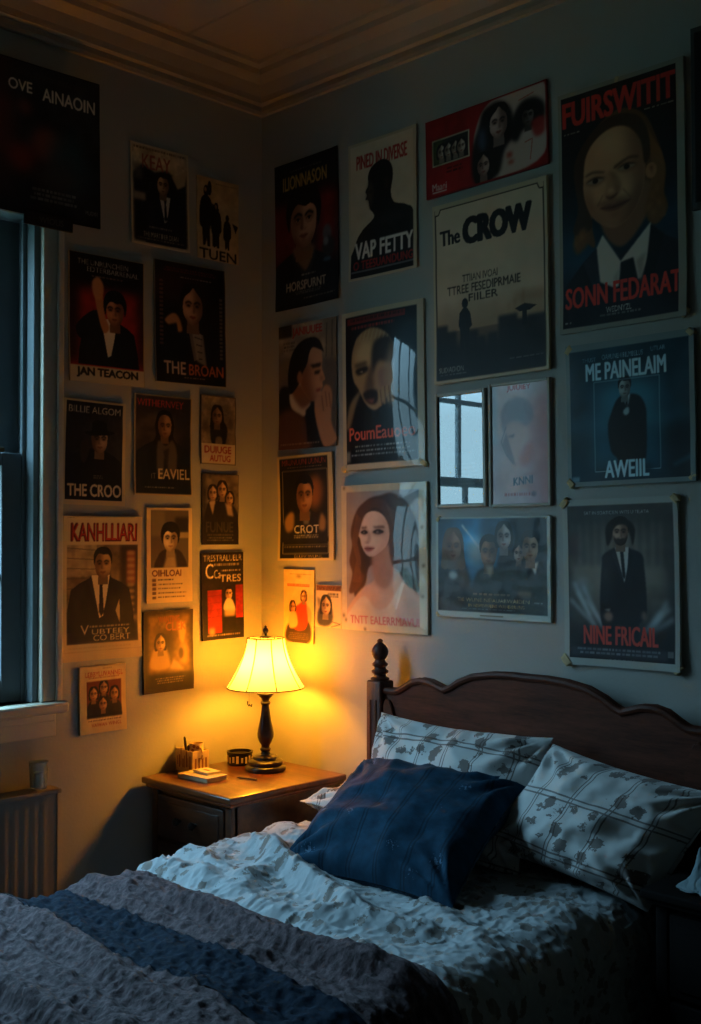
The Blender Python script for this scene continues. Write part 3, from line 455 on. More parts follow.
    c.poly([(.2, .44), (.19, .34), (.24, .26), (.36, .18), (.5, .145), (.66, .17), (.74, .25), (.76, .36), (.72, .4), (.69, .29), (.6, .215), (.48, .2), (.36, .235), (.285, .3), (.265, .4), (.27, .5), (.33, .62), (.26, .66), (.18, .64), (.22, .54)], '3a291e', 1, .006, True)
    c.tf = None
    for x, y, rr in ((.77, .52, .05), (.81, .55, .045), (.74, .56, .045), (.8, .49, .04), (.77, .585, .04), (.16, .64, .04), (.2, .62, .045)): c.ell(x, y, rr, rr, '6b4729', .9, .012); c.ell(x-.01, y-.008, rr*.5, rr*.4, '8a6038', .6, .012)
    c.text('FUIRSWITIT', .045, .045, .93, .145, 'c8322a', .04); c.lines(.05, .17, .18, .18, 1, 'b0a898'); c.lines(.7, .16, .92, .17, 1, 'b0a898', .7)
    c.text('SONN FEDARAT', .055, .815, .955, .9, 'd23c30', .04); c.text('WEDNYZL', .38, .915, .58, .938, 'b8b4a8', .01); c.lines(.33, .942, .66, .956, 1, '8a8880', .7); c.lines(.05, .955, .1, .965, 1, '9a9890')
    c.border(.03, '8f8b7e', .06, top=.02, bot=.022)
def p_R15(c):
    c.grad('143a48', '123240'); c.noise(.25, 5); c.rect(.2, .3, .75, .88, '266478', .8, .06); c.rect(0, .55, 1, .6, '3a8aa6', .6, .05); c.rect(0, .62, .18, .9, '17404e', .7, .06); c.rect(.82, .25, .98, .5, '1f4250', .6, .06); c.rect(.8, .6, 1, 1, '0b161c', .8, .06); c.ell(.5, .42, .2, .15, '4f9cb2', .6, .08)
    c.poly([(.37, .5), (.42, .41), (.49, .385), (.58, .4), (.63, .47), (.64, .58), (.63, .82), (.58, .84), (.55, .9), (.42, .9), (.41, .82), (.36, .76), (.34, .6)], '0b0e13', 1, .006, True); c.poly([(.45, .385), (.52, .385), (.5, .46), (.485, .46)], 'b0c0c0', 1, .004); c.rect(.483, .39, .497, .46, '0b0e13'); head(c, .475, .34, .13, '93a09c', '0a0c10', -1); c.poly([(.46, .5), (.5, .47), (.51, .51), (.48, .53)], '9ab0b0', 1, .006, True)
    c.frame(.23, .28, .74, .9, .005, '8fb6c0', .9); c.rect(.33, .86, .68, .94, '123240', .8, .02)
    c.text('THUST', .14, .105, .25, .135, '7fa8b4', .0, .8); c.text('OARUNEH RILMBELUS', .3, .095, .62, .13, '8fb8c4', .0, .9); c.text('UTLAR', .68, .085, .79, .115, '8fb8c4', .0, .9)
    c.text('ME PAINELAIM', .17, .15, .79, .265, 'b8e0ea', .035); c.lines(.24, .277, .66, .287, 1, '7fa8b4'); c.text('AWEIIL', .31, .83, .65, .945, 'bce6f0', .035); c.poly([(.83, .87), (1, .8), (1, .84), (.84, .9)], '2a5a6a', .6, .01); c.rect(.04, .93, .1, .965, '7fa0a8', .8, .004)
    c.border(.035, '7f8a88', .04, top=.05, bot=.035)
def p_R16(c):
    c.grad('5c5953', '6e685e', 0, .55); c.grad('6e685e', '17191d', .5, .95); c.noise(.25, 7); c.ell(.5, .4, .3, .3, '968e80', .7, .12)
    for i in range(12): x = .12+.07*i; c.rect(x-.02, .12, x+.02, .4, '2f3033', .5, .02)
    c.rect(.05, .2, .14, .35, '5a3030', .6, .03); c.rect(.02, .02, .98, .14, '23262a', .8, .08); c.rect(0, .1, .07, 1, '1c1f24', .7, .05); c.rect(.9, .1, 1, 1, '23262b', .7, .05)
    for a, b in (((.12, .55), (.3, .78)), ((.18, .52), (.36, .78)), ((.06, .6), (.28, .76)), ((.1, .5), (.24, .7)), ((.2, .6), (.4, .8))): c.line([a, b], .02, 'cfe0e4', .75, .015)
    for a, b in (((.92, .64), (.72, .78)), ((.95, .7), (.74, .8)), ((.85, .66), (.7, .8)), ((.9, .6), (.78, .76))): c.line([a, b], .03, 'b8cacf', .7, .02)
    c.poly([(.1, .5), (.2, .46), (.25, .6), (.16, .58)], '9ab0b8', .6, .04)
    c.poly([(.34, .74), (.33, .6), (.35, .4), (.36, .34), (.46, .295), (.56, .295), (.69, .33), (.715, .42), (.73, .6), (.72, .7), (.66, .74), (.64, .82), (.4, .82)], '171b22', 1, .006, True); c.poly([(.465, .29), (.585, .29), (.575, .42), (.545, .5)], 'b4b4ae', 1, .003); c.poly([(.51, .315), (.54, .315), (.555, .46), (.545, .48), (.53, .46)], '12151b', 1, .002); c.poly([(.46, .29), (.44, .34), (.49, .42), (.545, .5), (.5, .4)], '232830', 1, .004); c.poly([(.59, .29), (.62, .34), (.59, .42), (.55, .5), (.575, .4)], '10131a', 1, .004)
    head(c, .515, .205, .15, 'a88e7a', '17120f', -1, 'beard'); c.poly([(.4, .28), (.39, .18), (.44, .13), (.52, .115), (.6, .14), (.64, .19), (.62, .28), (.6, .22), (.57, .165), (.5, .16), (.455, .19), (.44, .24)], '17120f', 1, .006, True)
    c.ell(.4, .7, .04, .03, '8f7464', .95, .01); c.ell(.705, .69, .025, .03, '7a6456', .9, .01); c.poly([(.36, .66), (.42, .65), (.41, .67)], 'a8a8a4', .8, .006)
    c.rect(.0, .78, 1, 1, '14171c', .9, .06); c.text('SAT IN SOATICIEN WITS U TILATA', .2, .075, .76, .095, 'b8bab6', .0, .9); c.text('NINE FRICAIL', .18, .755, .82, .865, 'c24236', .035); c.rect(.07, .885, .9, .94, '333840', .8, .01); c.lines(.08, .89, .88, .935, 2, '9aa0a4', .6, .5); c.lines(.4, .95, .62, .962, 1, '7a7c80'); c.rect(.8, .955, .86, .975, '7a7c7a', .7); c.rect(.9, .885, .95, .92, '7a7c7a', .7)
    c.border(.05, 'a3a59d', .04, top=.04, bot=.045)
def p_R17(c):
    c.grad('14181c', '0e1115'); c.noise(.3, 5); head(c, .55, .45, .3, '8a6a54', '14110f', 1); c.border(.06, '3c4144', top=.03, bot=.04)
# wall, along-wall, height, width, height, tilt in degrees, raster cells
POSTERS = {
'L1':('L',-0.934,2.768,0.399,0.471,0.8,114,158),  
'L2':('L',-0.466,2.701,0.242,0.342,1.4,58,101),  
'L3':('L',-0.213,2.672,0.188,0.292,0.7,41,82),  
'L4':('L',-0.678,2.250,0.292,0.420,0.6,75,131),  
'L5':('L',-0.334,2.281,0.310,0.420,1.2,71,123),  
'L6':('L',-0.727,1.810,0.237,0.340,-0.9,62,105),  
'L7':('L',-0.451,1.849,0.240,0.342,-0.2,57,101),  
'L8':('L',-0.211,1.917,0.160,0.246,-0.3,35,69),  
'L9':('L',-0.200,1.634,0.168,0.253,-0.2,37,71),  
'L10':('L',-0.694,1.370,0.299,0.467,-0.1,79,147),  
'L11':('L',-0.425,1.473,0.191,0.325,-0.0,45,97),  
'L12':('L',-0.189,1.324,0.193,0.310,0.7,43,88),  
'L13':('L',-0.429,1.144,0.209,0.278,0.6,50,83),  
'L14':('L',-0.693,1.008,0.176,0.217,0.6,46,67),  
'R1':('R',0.245,2.629,0.328,0.535,0.9,63,147),  
'R2':('R',0.615,2.648,0.310,0.470,0.4,68,136),  
'R3':('R',1.048,2.755,0.470,0.252,1.6,122,77),  
'R4':('R',1.067,2.311,0.439,0.572,1.0,114,177),  
'R5':('R',0.251,2.077,0.300,0.450,0.5,59,122),  
'R6':('R',0.618,2.036,0.370,0.541,0.8,81,158),  
'R7':('R',0.244,1.640,0.285,0.378,1.4,54,105),  
'R8':('R',0.624,1.467,0.387,0.492,0.6,85,142),  
'R9':('R',0.209,1.288,0.160,0.261,-0.3,31,72),  
'R10':('R',0.363,1.294,0.127,0.148,-0.2,26,42),  
'R11':('R',0.952,1.812,0.202,0.364,0.8,51,115),  
'R12':('R',1.178,1.817,0.225,0.377,0.5,62,124),  
'R13':('R',1.073,1.443,0.436,0.312,0.2,115,99),  
'R14':('R',1.525,2.475,0.399,0.698,0.6,125,238),  
'R15':('R',1.549,1.887,0.400,0.406,0.9,128,142),  
'R16':('R',1.519,1.411,0.365,0.471,1.0,116,165),  
'R17':('R',1.838,2.648,0.190,0.486,0.3,69,181),  
}
# ---------------------------------------------------------------- scene helpers
def tag(o, label=None, cat=None, group=None, kind=None):
    if label: o['label'] = label
    if cat: o['category'] = cat
    if group: o['group'] = group
    if kind: o['kind'] = kind
    return o
def thing(name, label, cat, loc=(0, 0, 0), rot=(0, 0, 0), group=None, kind=None):
    o = bpy.data.objects.new(name, None); COL.objects.link(o); o.location = loc; o.rotation_euler = rot
    o.empty_display_size = .05
    return tag(o, label, cat, group, kind)
def obj(name, bm, mat, parent=None, smooth=True, angle=40, loc=None):
    if isinstance(bm, bpy.types.Mesh): me = bm
    else:
        bmesh.ops.recalc_face_normals(bm, faces=bm.faces); me = bpy.data.meshes.new(name); bm.to_mesh(me); bm.free()
    o = bpy.data.objects.new(name, me); COL.objects.link(o)
    for m in (mat if isinstance(mat, (list, tuple)) else [mat]): me.materials.append(m)
    if smooth:
        me.polygons.foreach_set('use_smooth', [True]*len(me.polygons))
        if angle: me.set_sharp_from_angle(angle=math.radians(angle))
    if parent is not None: o.parent = parent
    if loc is not None: o.location = loc
    return o
def struct(name, bm, mat, smooth=False):
    return tag(obj(name, bm, mat, None, smooth), kind='structure')
def box(bm, lo, hi, bev=0, seg=2):
    lo, hi = Vector(lo), Vector(hi)
    r = bmesh.ops.create_cube(bm, size=1, matrix=Matrix.Translation((lo+hi)/2) @ Matrix.Diagonal((*(hi-lo), 1)))
    if bev:
        es = list({e for v in r['verts'] for e in v.link_edges})
        bmesh.ops.bevel(bm, geom=es, offset=bev, segments=seg, affect='EDGES', profile=.5, clamp_overlap=True)
    return bm
def B(*boxes, bev=0, seg=2):
    bm = bmesh.new()
    for lo, hi in boxes: box(bm, lo, hi, bev, seg)
    return bm
def lathe(bm, prof, c=(0, 0, 0), seg=32, cap=True):
    rings = []
    for r, z in prof:
        rings.append([bm.verts.new((c[0]+r*math.cos(2*PI*i/seg), c[1]+r*math.sin(2*PI*i/seg), c[2]+z)) for i in range(seg)])
    for a, b in zip(rings[:-1], rings[1:]):
        for i in range(seg): bm.faces.new((a[i], a[(i+1) % seg], b[(i+1) % seg], b[i]))
    if cap:
        for r in (rings[0], rings[-1]):
            bm.faces.new(r)
    return bm
def tube(bm, pts, r, seg=8, closed=False):
    pts = [Vector(p) for p in pts]; n = len(pts); rings = []
    rr = r if isinstance(r, (list, tuple)) else [r]*n
    up = Vector((0, 0, 1))
    for i, p in enumerate(pts):
        a, b = (pts[(i-1) % n], pts[(i+1) % n]) if closed else (pts[max(i-1, 0)], pts[min(i+1, n-1)])
        t = (b-a).normalized(); u = t.cross(up)
        if u.length < .05: u = t.cross(Vector((1, 0, 0)))
        u.normalize(); v = t.cross(u)
        rings.append([bm.verts.new(p+(u*math.cos(2*PI*k/seg)+v*math.sin(2*PI*k/seg))*rr[i]) for k in range(seg)])
    m = n if closed else n-1
    for i in range(m):
        a, b = rings[i], rings[(i+1) % n]
        for k in range(seg): bm.faces.new((a[k], a[(k+1) % seg], b[(k+1) % seg], b[k]))
    if not closed:
        bm.faces.new(rings[0]); bm.faces.new(rings[-1])
    return bm
def prism(bm, outline, y0, y1):
    """outline in x,z extruded from y0 to y1"""
    a = [bm.verts.new((x, y0, z)) for x, z in outline]; b = [bm.verts.new((x, y1, z)) for x, z in outline]
    n = len(a); bm.faces.new(a); bm.faces.new(b[::-1])
    for i in range(n): bm.faces.new((a[i], b[i], b[(i+1) % n], a[(i+1) % n]))
    return bm
def gridmesh(name, P, uv=None, cols=None, wrap=False):
    """P: (n, m, 3) array of points -> mesh"""
    n, m = P.shape[:2]
    me = bpy.data.meshes.new(name); idx = np.arange(n*m).reshape(n, m)
    if wrap: idx = np.concatenate([idx, idx[:, :1]], 1)
    q = np.stack([idx[:-1, :-1], idx[:-1, 1:], idx[1:, 1:], idx[1:, :-1]], -1).reshape(-1, 4)
    fill_mesh(me, P.reshape(-1, 3), q)
    if uv is not None:
        l = me.uv_layers.new(name='UVMap'); l.data.foreach_set('uv', uv.reshape(-1, 2)[q.reshape(-1)].astype(np.float32).ravel())
    return me
def fill_mesh(me, V, q):
    me.vertices.add(len(V)); me.vertices.foreach_set('co', np.ascontiguousarray(V, np.float32).ravel())
    me.loops.add(q.size); me.loops.foreach_set('vertex_index', q.ravel().astype(np.int32))
    me.polygons.add(len(q)); me.polygons.foreach_set('loop_start', np.arange(0, q.size, 4, dtype=np.int32))
    me.update(calc_edges=True); me.validate()

# ---------------------------------------------------------------- smooth noise for cloth
_rs = np.random.RandomState(5); _tab = _rs.rand(256, 256)
def vn(x, y):
    xi, yi = np.floor(x).astype(int), np.floor(y).astype(int); tx, ty = x-xi, y-yi
    tx = tx*tx*tx*(tx*(6*tx-15)+10); ty = ty*ty*ty*(ty*(6*ty-15)+10)
    g = lambda a, b: _tab[a & 255, b & 255]
    return ((g(xi, yi)*(1-tx)+g(xi+1, yi)*tx)*(1-ty)+(g(xi, yi+1)*(1-tx)+g(xi+1, yi+1)*tx)*ty)*2-1
def fbm(x, y, o=4, r=.5):
    s = 0; a = 1
    for k in range(o): s = s+a*vn(x*2**k+17.3*k, y*2**k+5.7*k); a *= r
    return s
def ridge(x, y, o=3, r=.5):
    s = 0; a = 1
    for k in range(o): s = s+a*(1-2*np.abs(vn(x*2**k+31.3*k, y*2**k+9.1*k))); a *= r
    return s
def crease(x, y, k): return (1-np.abs(vn(x, y)))**k
def seg_ridge(X, Y, x0, y0, x1, y1, amp, w, asym=1.0):
    dx, dy = x1-x0, y1-y0; L = dx*dx+dy*dy
    t = np.clip(((X-x0)*dx+(Y-y0)*dy)/L, 0, 1)
    sd = ((X-x0)*dy-(Y-y0)*dx)/math.sqrt(L)
    d = np.hypot(X-x0-t*dx, Y-y0-t*dy); ww = np.where(sd > 0, w*asym, w)
    return amp*np.exp(-(d/ww)**2)

# ---------------------------------------------------------------- materials
class NT:
    def __init__(s, name):
        s.m = bpy.data.materials.new(name); s.m.use_nodes = True; s.t = s.m.node_tree
        s.b = s.t.nodes['Principled BSDF']; s.o = s.t.nodes['Material Output']
    def n(s, kind, ins=None, **attr):
        x = s.t.nodes.new('ShaderNode'+kind)
        for k, v in attr.items(): setattr(x, k, v)
        for k, v in (ins or {}).items(): s.set(x.inputs[k], v)
        return x
    def set(s, sock, v):
        if isinstance(v, bpy.types.Node): v = v.outputs[0]
        if isinstance(v, bpy.types.NodeSocket): s.t.links.new(v, sock)
        else:
            if sock.type == 'RGBA' and len(v) == 3: v = (*v, 1)
            sock.default_value = v
    def math(s, op, a, b=0., c=0.): return s.n('Math', {0: a, 1: b, 2: c}, operation=op).outputs[0]
    def mix(s, f, a, b):
        x = s.n('Mix', data_type='RGBA'); s.set(x.inputs[0], f); s.set(x.inputs[6], a); s.set(x.inputs[7], b); return x.outputs[2]
    def coord(s, what='Object', scale=(1, 1, 1), rot=(0, 0, 0)):
        c = s.n('TexCoord').outputs[what]
        return s.n('Mapping', {'Vector': c, 'Scale': scale, 'Rotation': rot}).outputs[0]
    def noise(s, v, scale, detail=4, rough=.55): return s.n('TexNoise', {'Vector': v, 'Scale': scale, 'Detail': detail, 'Roughness': rough}).outputs[0]
    def ramp(s, f, *st):
        x = s.n('ValToRGB', {0: f}); e = x.color_ramp.elements
        while len(e) < len(st): e.new(.5)
        for el, (p, c) in zip(e, st): el.position = p; el.color = (*c, 1) if not isinstance(c, (int, float)) else (c, c, c, 1)
        return x.outputs[0]
    def bump(s, h, st=.3, d=.005): s.set(s.b.inputs['Normal'], s.n('Bump', {'Height': h, 'Strength': st, 'Distance': d}))
    def p(s, **k):
        for a, v in k.items(): s.set(s.b.inputs[a.replace('_', ' ')], v)
        return s
def lin(h):
    a = hx(h); return tuple(float(v) for v in np.where(a <= .04045, a/12.92, ((a+.055)/1.055)**2.4))
def m_paint(name, col, rough=.6, var=.12, scale=3, bump=.15, spec=.3):
    t = NT(name); v = t.coord('Object'); n = t.noise(v, scale, 6)
    c = lin(col); t.p(Base_Color=t.ramp(n, (.3, tuple(x*(1-var) for x in c)), (.7, tuple(x*(1+var) for x in c))), Roughness=rough, Specular_IOR_Level=spec)
    t.bump(t.noise(v, 90, 3), bump, .003); return t.m
def m_wood(name, c0, c1, rough=.35, axis=(1, 6, 6), coat=.3, scale=6, spec=.5):
    t = NT(name); v = t.coord('Object', axis); n = t.noise(v, scale, 6, .6); w = t.noise(v, scale*6, 3, .6)
    f = t.math('ADD', t.math('MULTIPLY', n, .7), t.math('MULTIPLY', w, .3))
    t.p(Base_Color=t.ramp(f, (.35, lin(c0)), (.65, lin(c1))), Roughness=rough, Coat_Weight=coat, Coat_Roughness=.25, Specular_IOR_Level=spec); t.bump(f, .12, .002); return t.m
def m_plain(name, col, rough=.5, metal=0., **k):
    t = NT(name); v = t.coord('Object'); c = lin(col); n = t.noise(v, 40, 3)
    t.p(Base_Color=t.ramp(n, (.3, tuple(x*.9 for x in c)), (.7, tuple(min(x*1.1, 1) for x in c))), Roughness=rough, Metallic=metal, **k); return t.m
def m_print(name, rough, coat, ior, coat_rough):
    t = NT(name); a = t.n('Attribute', attribute_name='print'); t.p(Base_Color=a.outputs['Color'], Roughness=rough, Coat_Weight=coat, Coat_IOR=ior, Coat_Roughness=coat_rough, Specular_IOR_Level=.25)
    return t.m
def m_floral(name, base, ink, ink2, sx=.13, sy=.17, bump=.35, lines=True, fl=.75, fs=19.):
    """printed cotton: a double-line lattice with sprigs of flowers; uv is in metres"""
    t = NT(name); uv = t.n('TexCoord').outputs['UV']
    wob = t.n('TexNoise', {'Vector': uv, 'Scale': 9., 'Detail': 2.}).outputs[1]
    uvw = t.n('VectorMath', {0: uv, 1: t.n('VectorMath', {0: t.n('VectorMath', {0: wob, 1: (.5, .5, .5)}, operation='SUBTRACT'), 1: (.012, .012, 0)}, operation='MULTIPLY')}, operation='ADD').outputs[0]
    sp = t.n('SeparateXYZ', {0: uvw}); L = []
    for ax, p in ((0, sx), (1, sy)):
        d = t.math('ABSOLUTE', t.math('SUBTRACT', t.math('FRACT', t.math('DIVIDE', sp.outputs[ax], p)), .5))
        e = t.math('ABSOLUTE', t.math('SUBTRACT', d, .045)); L.append(t.math('LESS_THAN', e, .016))
    lat = t.math('MULTIPLY', t.math('MAXIMUM', L[0], L[1]), .75)
    vo = t.n('TexVoronoi', {'Vector': uvw, 'Scale': fs, 'Randomness': .8}); hv = t.math('GREATER_THAN', t.n('SeparateXYZ', {0: vo.outputs[1]}).outputs[0], 1-fl)
    pn = t.noise(uv, 70, 3, .7); dd = t.math('SUBTRACT', t.math('ADD', vo.outputs[0], t.math('MULTIPLY', pn, .9)), .48)
    fm = t.math('MULTIPLY', t.math('MULTIPLY', t.math('LESS_THAN', dd, .36), hv), .8)
    bn = t.noise(uv, 14, 4); bc = t.ramp(bn, (.3, tuple(x*.9 for x in lin(base))), (.7, lin(base)))
    c = t.mix(fm, bc, t.mix(t.noise(uv, 30, 2), lin(ink), lin(ink2)))
    if lines: c = t.mix(lat, c, lin(ink))
    t.p(Base_Color=c, Roughness=.85, Specular_IOR_Level=.2, Sheen_Weight=.15)
    wr = t.n('TexNoise', {'Vector': uv, 'Scale': 16., 'Detail': 4., 'Roughness': .6}, noise_type='RIDGED_MULTIFRACTAL').outputs[0]; wv = t.noise(uv, 600, 1)
    t.bump(t.math('ADD', wr, t.math('MULTIPLY', wv, .1)), bump, .012); return t.m
# ---------------------------------------------------------------- the room
CZ, CRN, HC = 3.24, 3.10, 1.55           # ceiling, foot of the crown moulding, camera height
RX, RY = 4.4, -4.4
M_wall = m_paint('wall_paint', '9c9a93', .62, .06, 1.7, .25)
M_ceil = m_paint('ceiling_paint', '93887c', .7, .05, 2, .1)
M_trim = m_paint('trim_paint', 'c2b7a4', .45, .08, 5, .1)
M_floor = m_wood('floor_boards', '5a4632', '6e5840', .4, (6, 1, 1))
M_sash = m_paint('sash_paint', '6f7678', .4, .08, 6, .1)
WY0, WY1, WZ0, WZ1 = -2.02, -.925, 1.02, 2.56
b = B(((-.16, RY, 0), (0, WY0, CZ)), ((-.16, WY1, 0), (0, .16, CZ)), ((-.16, WY0, 0), (0, WY1, WZ0)), ((-.16, WY0, WZ1), (0, WY1, CZ)))
struct('wall_left', b, M_wall)
struct('wall_right', B(((0, 0, 0), (RX, .16, CZ))), M_wall)
M_unseen = m_wood('unseen_wall_bounce', '8a7a68', '9a8a76', .5, (6, 6, 1), .1)  # invented finish for the unseen walls, toned to bounce warm fill light
struct('wall_back', B(((RX, RY, 0), (RX+.16, .16, CZ))), M_unseen)
struct('wall_front', B(((-.16, RY-.16, 0), (RX+.16, RY, CZ))), M_unseen)
struct('floor', B(((-.16, RY-.16, -.1), (RX+.16, .16, 0))), M_floor)
b = bmesh.new(); y = RY
while y < 0:                                   # wide ceiling boards with open joints, running along the headboard wall
    y2 = min(y+.44, 0); box(b, (0, y+.002, CZ), (RX, y2-.002, CZ+.03), .004, 1); y = y2
box(b, (-.16, RY-.16, CZ+.012), (RX+.16, .16, CZ+.1))
struct('ceiling', b, M_ceil)
CP = [(0, 0), (.016, 0), (.02, .012), (.02, .03), (.034, .036), (.04, .055), (.062, .088), (.094, .108), (.1, .125), (.125, .13), (.13, .14), (0, .14)]   # crown profile: out from wall, up
def crown(name, a, bb, nrm, mat):
    bm = bmesh.new(); A = []; Bv = []
    for o, z in CP:
        A.append(bm.verts.new((a[0]+nrm[0]*o+(nrm[1] != 0)*a[2]*o, a[1]+nrm[1]*o+(nrm[0] != 0)*a[2]*o, CRN+z)))
        Bv.append(bm.verts.new((bb[0]+nrm[0]*o+(nrm[1] != 0)*bb[2]*o, bb[1]+nrm[1]*o+(nrm[0] != 0)*bb[2]*o, CRN+z)))
    n = len(CP)
    for i in range(n): bm.faces.new((A[i], A[(i+1) % n], Bv[(i+1) % n], Bv[i]))
    struct(name, bm, mat)
M_crown = m_paint('crown_paint', '968b7c', .5, .08, 5, .1)
crown('trim_1', (0, 0, -1), (0, RY, 0), (1, 0), M_crown)
crown('trim_2', (0, 0, 1), (RX, 0, 0), (0, -1), M_crown)
struct('baseboard_left', B(((0, RY, 0), (.018, -.02, .14)), bev=.004), M_trim)
struct('baseboard_right', B(((.0, -.018, 0), (RX, 0, .14)), bev=.004), M_trim)

# the window in the left wall
win = tag(thing('window_1', None, None, (0, (WY0+WY1)/2, WZ0)), kind='structure'); oy, oz = (WY0+WY1)/2, WZ0
def wb(*bx, bev=.004): return B(*[((a[0], a[1]-oy, a[2]-oz), (c[0], c[1]-oy, c[2]-oz)) for a, c in bx], bev=bev)
obj('casing', wb(((0, WY1, WZ0), (.022, WY1+.068, WZ1+.1)), ((0, WY0-.068, WZ0), (.022, WY0, WZ1+.1)), ((0, WY0, WZ1), (.022, WY1, WZ1+.1)), ((.022, WY1+.046, WZ0), (.034, WY1+.068, WZ1+.1)), ((.022, WY0-.068, WZ0), (.034, WY0-.046, WZ1+.1))), M_trim, win, False)
obj('jamb', wb(((-.158, WY1-.02, WZ0), (-.001, WY1, WZ1)), ((-.158, WY0, WZ0), (-.001, WY0+.02, WZ1)), ((-.158, WY0+.02, WZ1-.02), (-.001, WY1-.02, WZ1)), ((-.06, WY1-.034, WZ0), (-.045, WY1-.02, WZ1-.02)), bev=.002), M_sash, win, False)
obj('sill', wb(((-.16, WY0-.08, WZ0-.035), (.05, WY1+.085, WZ0)), bev=.01), M_trim, win, False)
obj('apron', wb(((0, WY0-.06, WZ0-.11), (.018, WY1+.055, WZ0-.036)), ((.018, WY0-.05, WZ0-.06), (.03, WY1+.045, WZ0-.036))), M_trim, win, False)
t = NT('window_glass'); gl = t.n('BsdfGlossy', {'Roughness': .02}); tr = t.n('BsdfTransparent'); fr = t.n('Math', {0: t.n('Fresnel', {'IOR': 1.45}).outputs[0], 1: t.math('SUBTRACT', 1., t.n('NewGeometry').outputs['Backfacing'])}, operation='MULTIPLY')
t.set(t.o.inputs[0], t.n('MixShader', {0: fr.outputs[0], 1: tr.outputs[0], 2: gl.outputs[0]}).outputs[0]); M_glass = t.m
mid = (WZ0+WZ1)/2-.02
for x, z0, z1 in ((-.085, WZ0+.002, mid+.03), (-.125, mid-.01, WZ1-.022)):
    y0, y1 = WY0+.022, WY1-.022; s = .078
    bx = [((x, y0, z0), (x+.035, y0+s, z1)), ((x, y1-s, z0), (x+.035, y1, z1)), ((x, y0+s, z0), (x+.035, y1-s, z0+.07 if x > -.1 else z0+.04)), ((x, y0+s, z1-.04), (x+.035, y1-s, z1))]
    for k in (1, 2): yy = y0+(y1-y0)*k/3; bx.append(((x+.008, yy-.011, z0+.03), (x+.03, yy+.011, z1-.03)))
    zz = (z0+z1)/2; bx.append(((x+.009, y0+.04, zz-.011), (x+.029, y1-.04, zz+.011)))
    sh = obj('sash', wb(*bx, bev=.003), M_sash, win, False)
    obj('pane', wb(((x+.016, y0+.03, z0+.02), (x+.020, y1-.03, z1-.02)), bev=0), M_glass, sh, False)
    sh.name = 'sash'
obj('latch', wb(((-.05, WY1-.14, mid+.03), (-.03, WY1-.1, mid+.045)), ((-.05, WY0+.5, mid+.03), (-.03, WY0+.56, mid+.05))), m_plain('latch_brass', '6a5a40', .4, .8), win, False)

# outside the window: ground and bare trees against the dusk sky
M_ground = m_paint('dusk_grass', '3d4636', .9, .3, 2, .3)
struct('lawn', B(((-40, -30, -.5), (-.4, 30, -.4))), M_ground)
M_bark = m_paint('bark', '2c2723', .9, .3, 8, .5)
def tree(x, y, h, seed, label):
    r = random.Random(seed); bm = bmesh.new()
    t = thing('bare_tree', label, 'tree', (x, y, -.42), group=None)
    def grow(bm, p, d, L, rad, dep):
        pts = [p]; q = p.copy(); dd = d.copy(); n = 5
        for i in range(n):
            dd = (dd+Vector((r.uniform(-.2, .2), r.uniform(-.2, .2), r.uniform(-.05, .15)))).normalized(); q = q+dd*L/n; pts.append(q.copy())
        tube(bm, pts, [rad*(1-.5*i/n) for i in range(n+1)], 6)
        if dep:
            for k in range(4 if dep > 1 else 3):
                i = r.randint(2, n); a = r.uniform(0, 2*PI); nd = (dd*.6+Vector((math.cos(a), math.sin(a), .35))*.8).normalized()
                grow(bm, pts[i], nd, L*.62, rad*.5, dep-1)
    tb = bmesh.new(); grow(tb, Vector((0, 0, 0)), Vector((0, 0, 1)), h*.5, .13, 0); obj('trunk', tb, M_bark, t)
    for k in range(5):
        bb = bmesh.new(); a = k*1.3+r.random(); z = h*(.3+.04*k); grow(bb, Vector((0, 0, z)), Vector((math.cos(a)*.8, math.sin(a)*.8, .7)).normalized(), h*.35, .06, 2); obj('branch', bb, M_bark, t)
tree(-4.2, -3.6, 6.5, 3, 'bare dark tree outside the window, nearest to the glass')
tree(-7.0, -7.5, 8, 8, 'bare tall tree farther out beyond the nearest one')
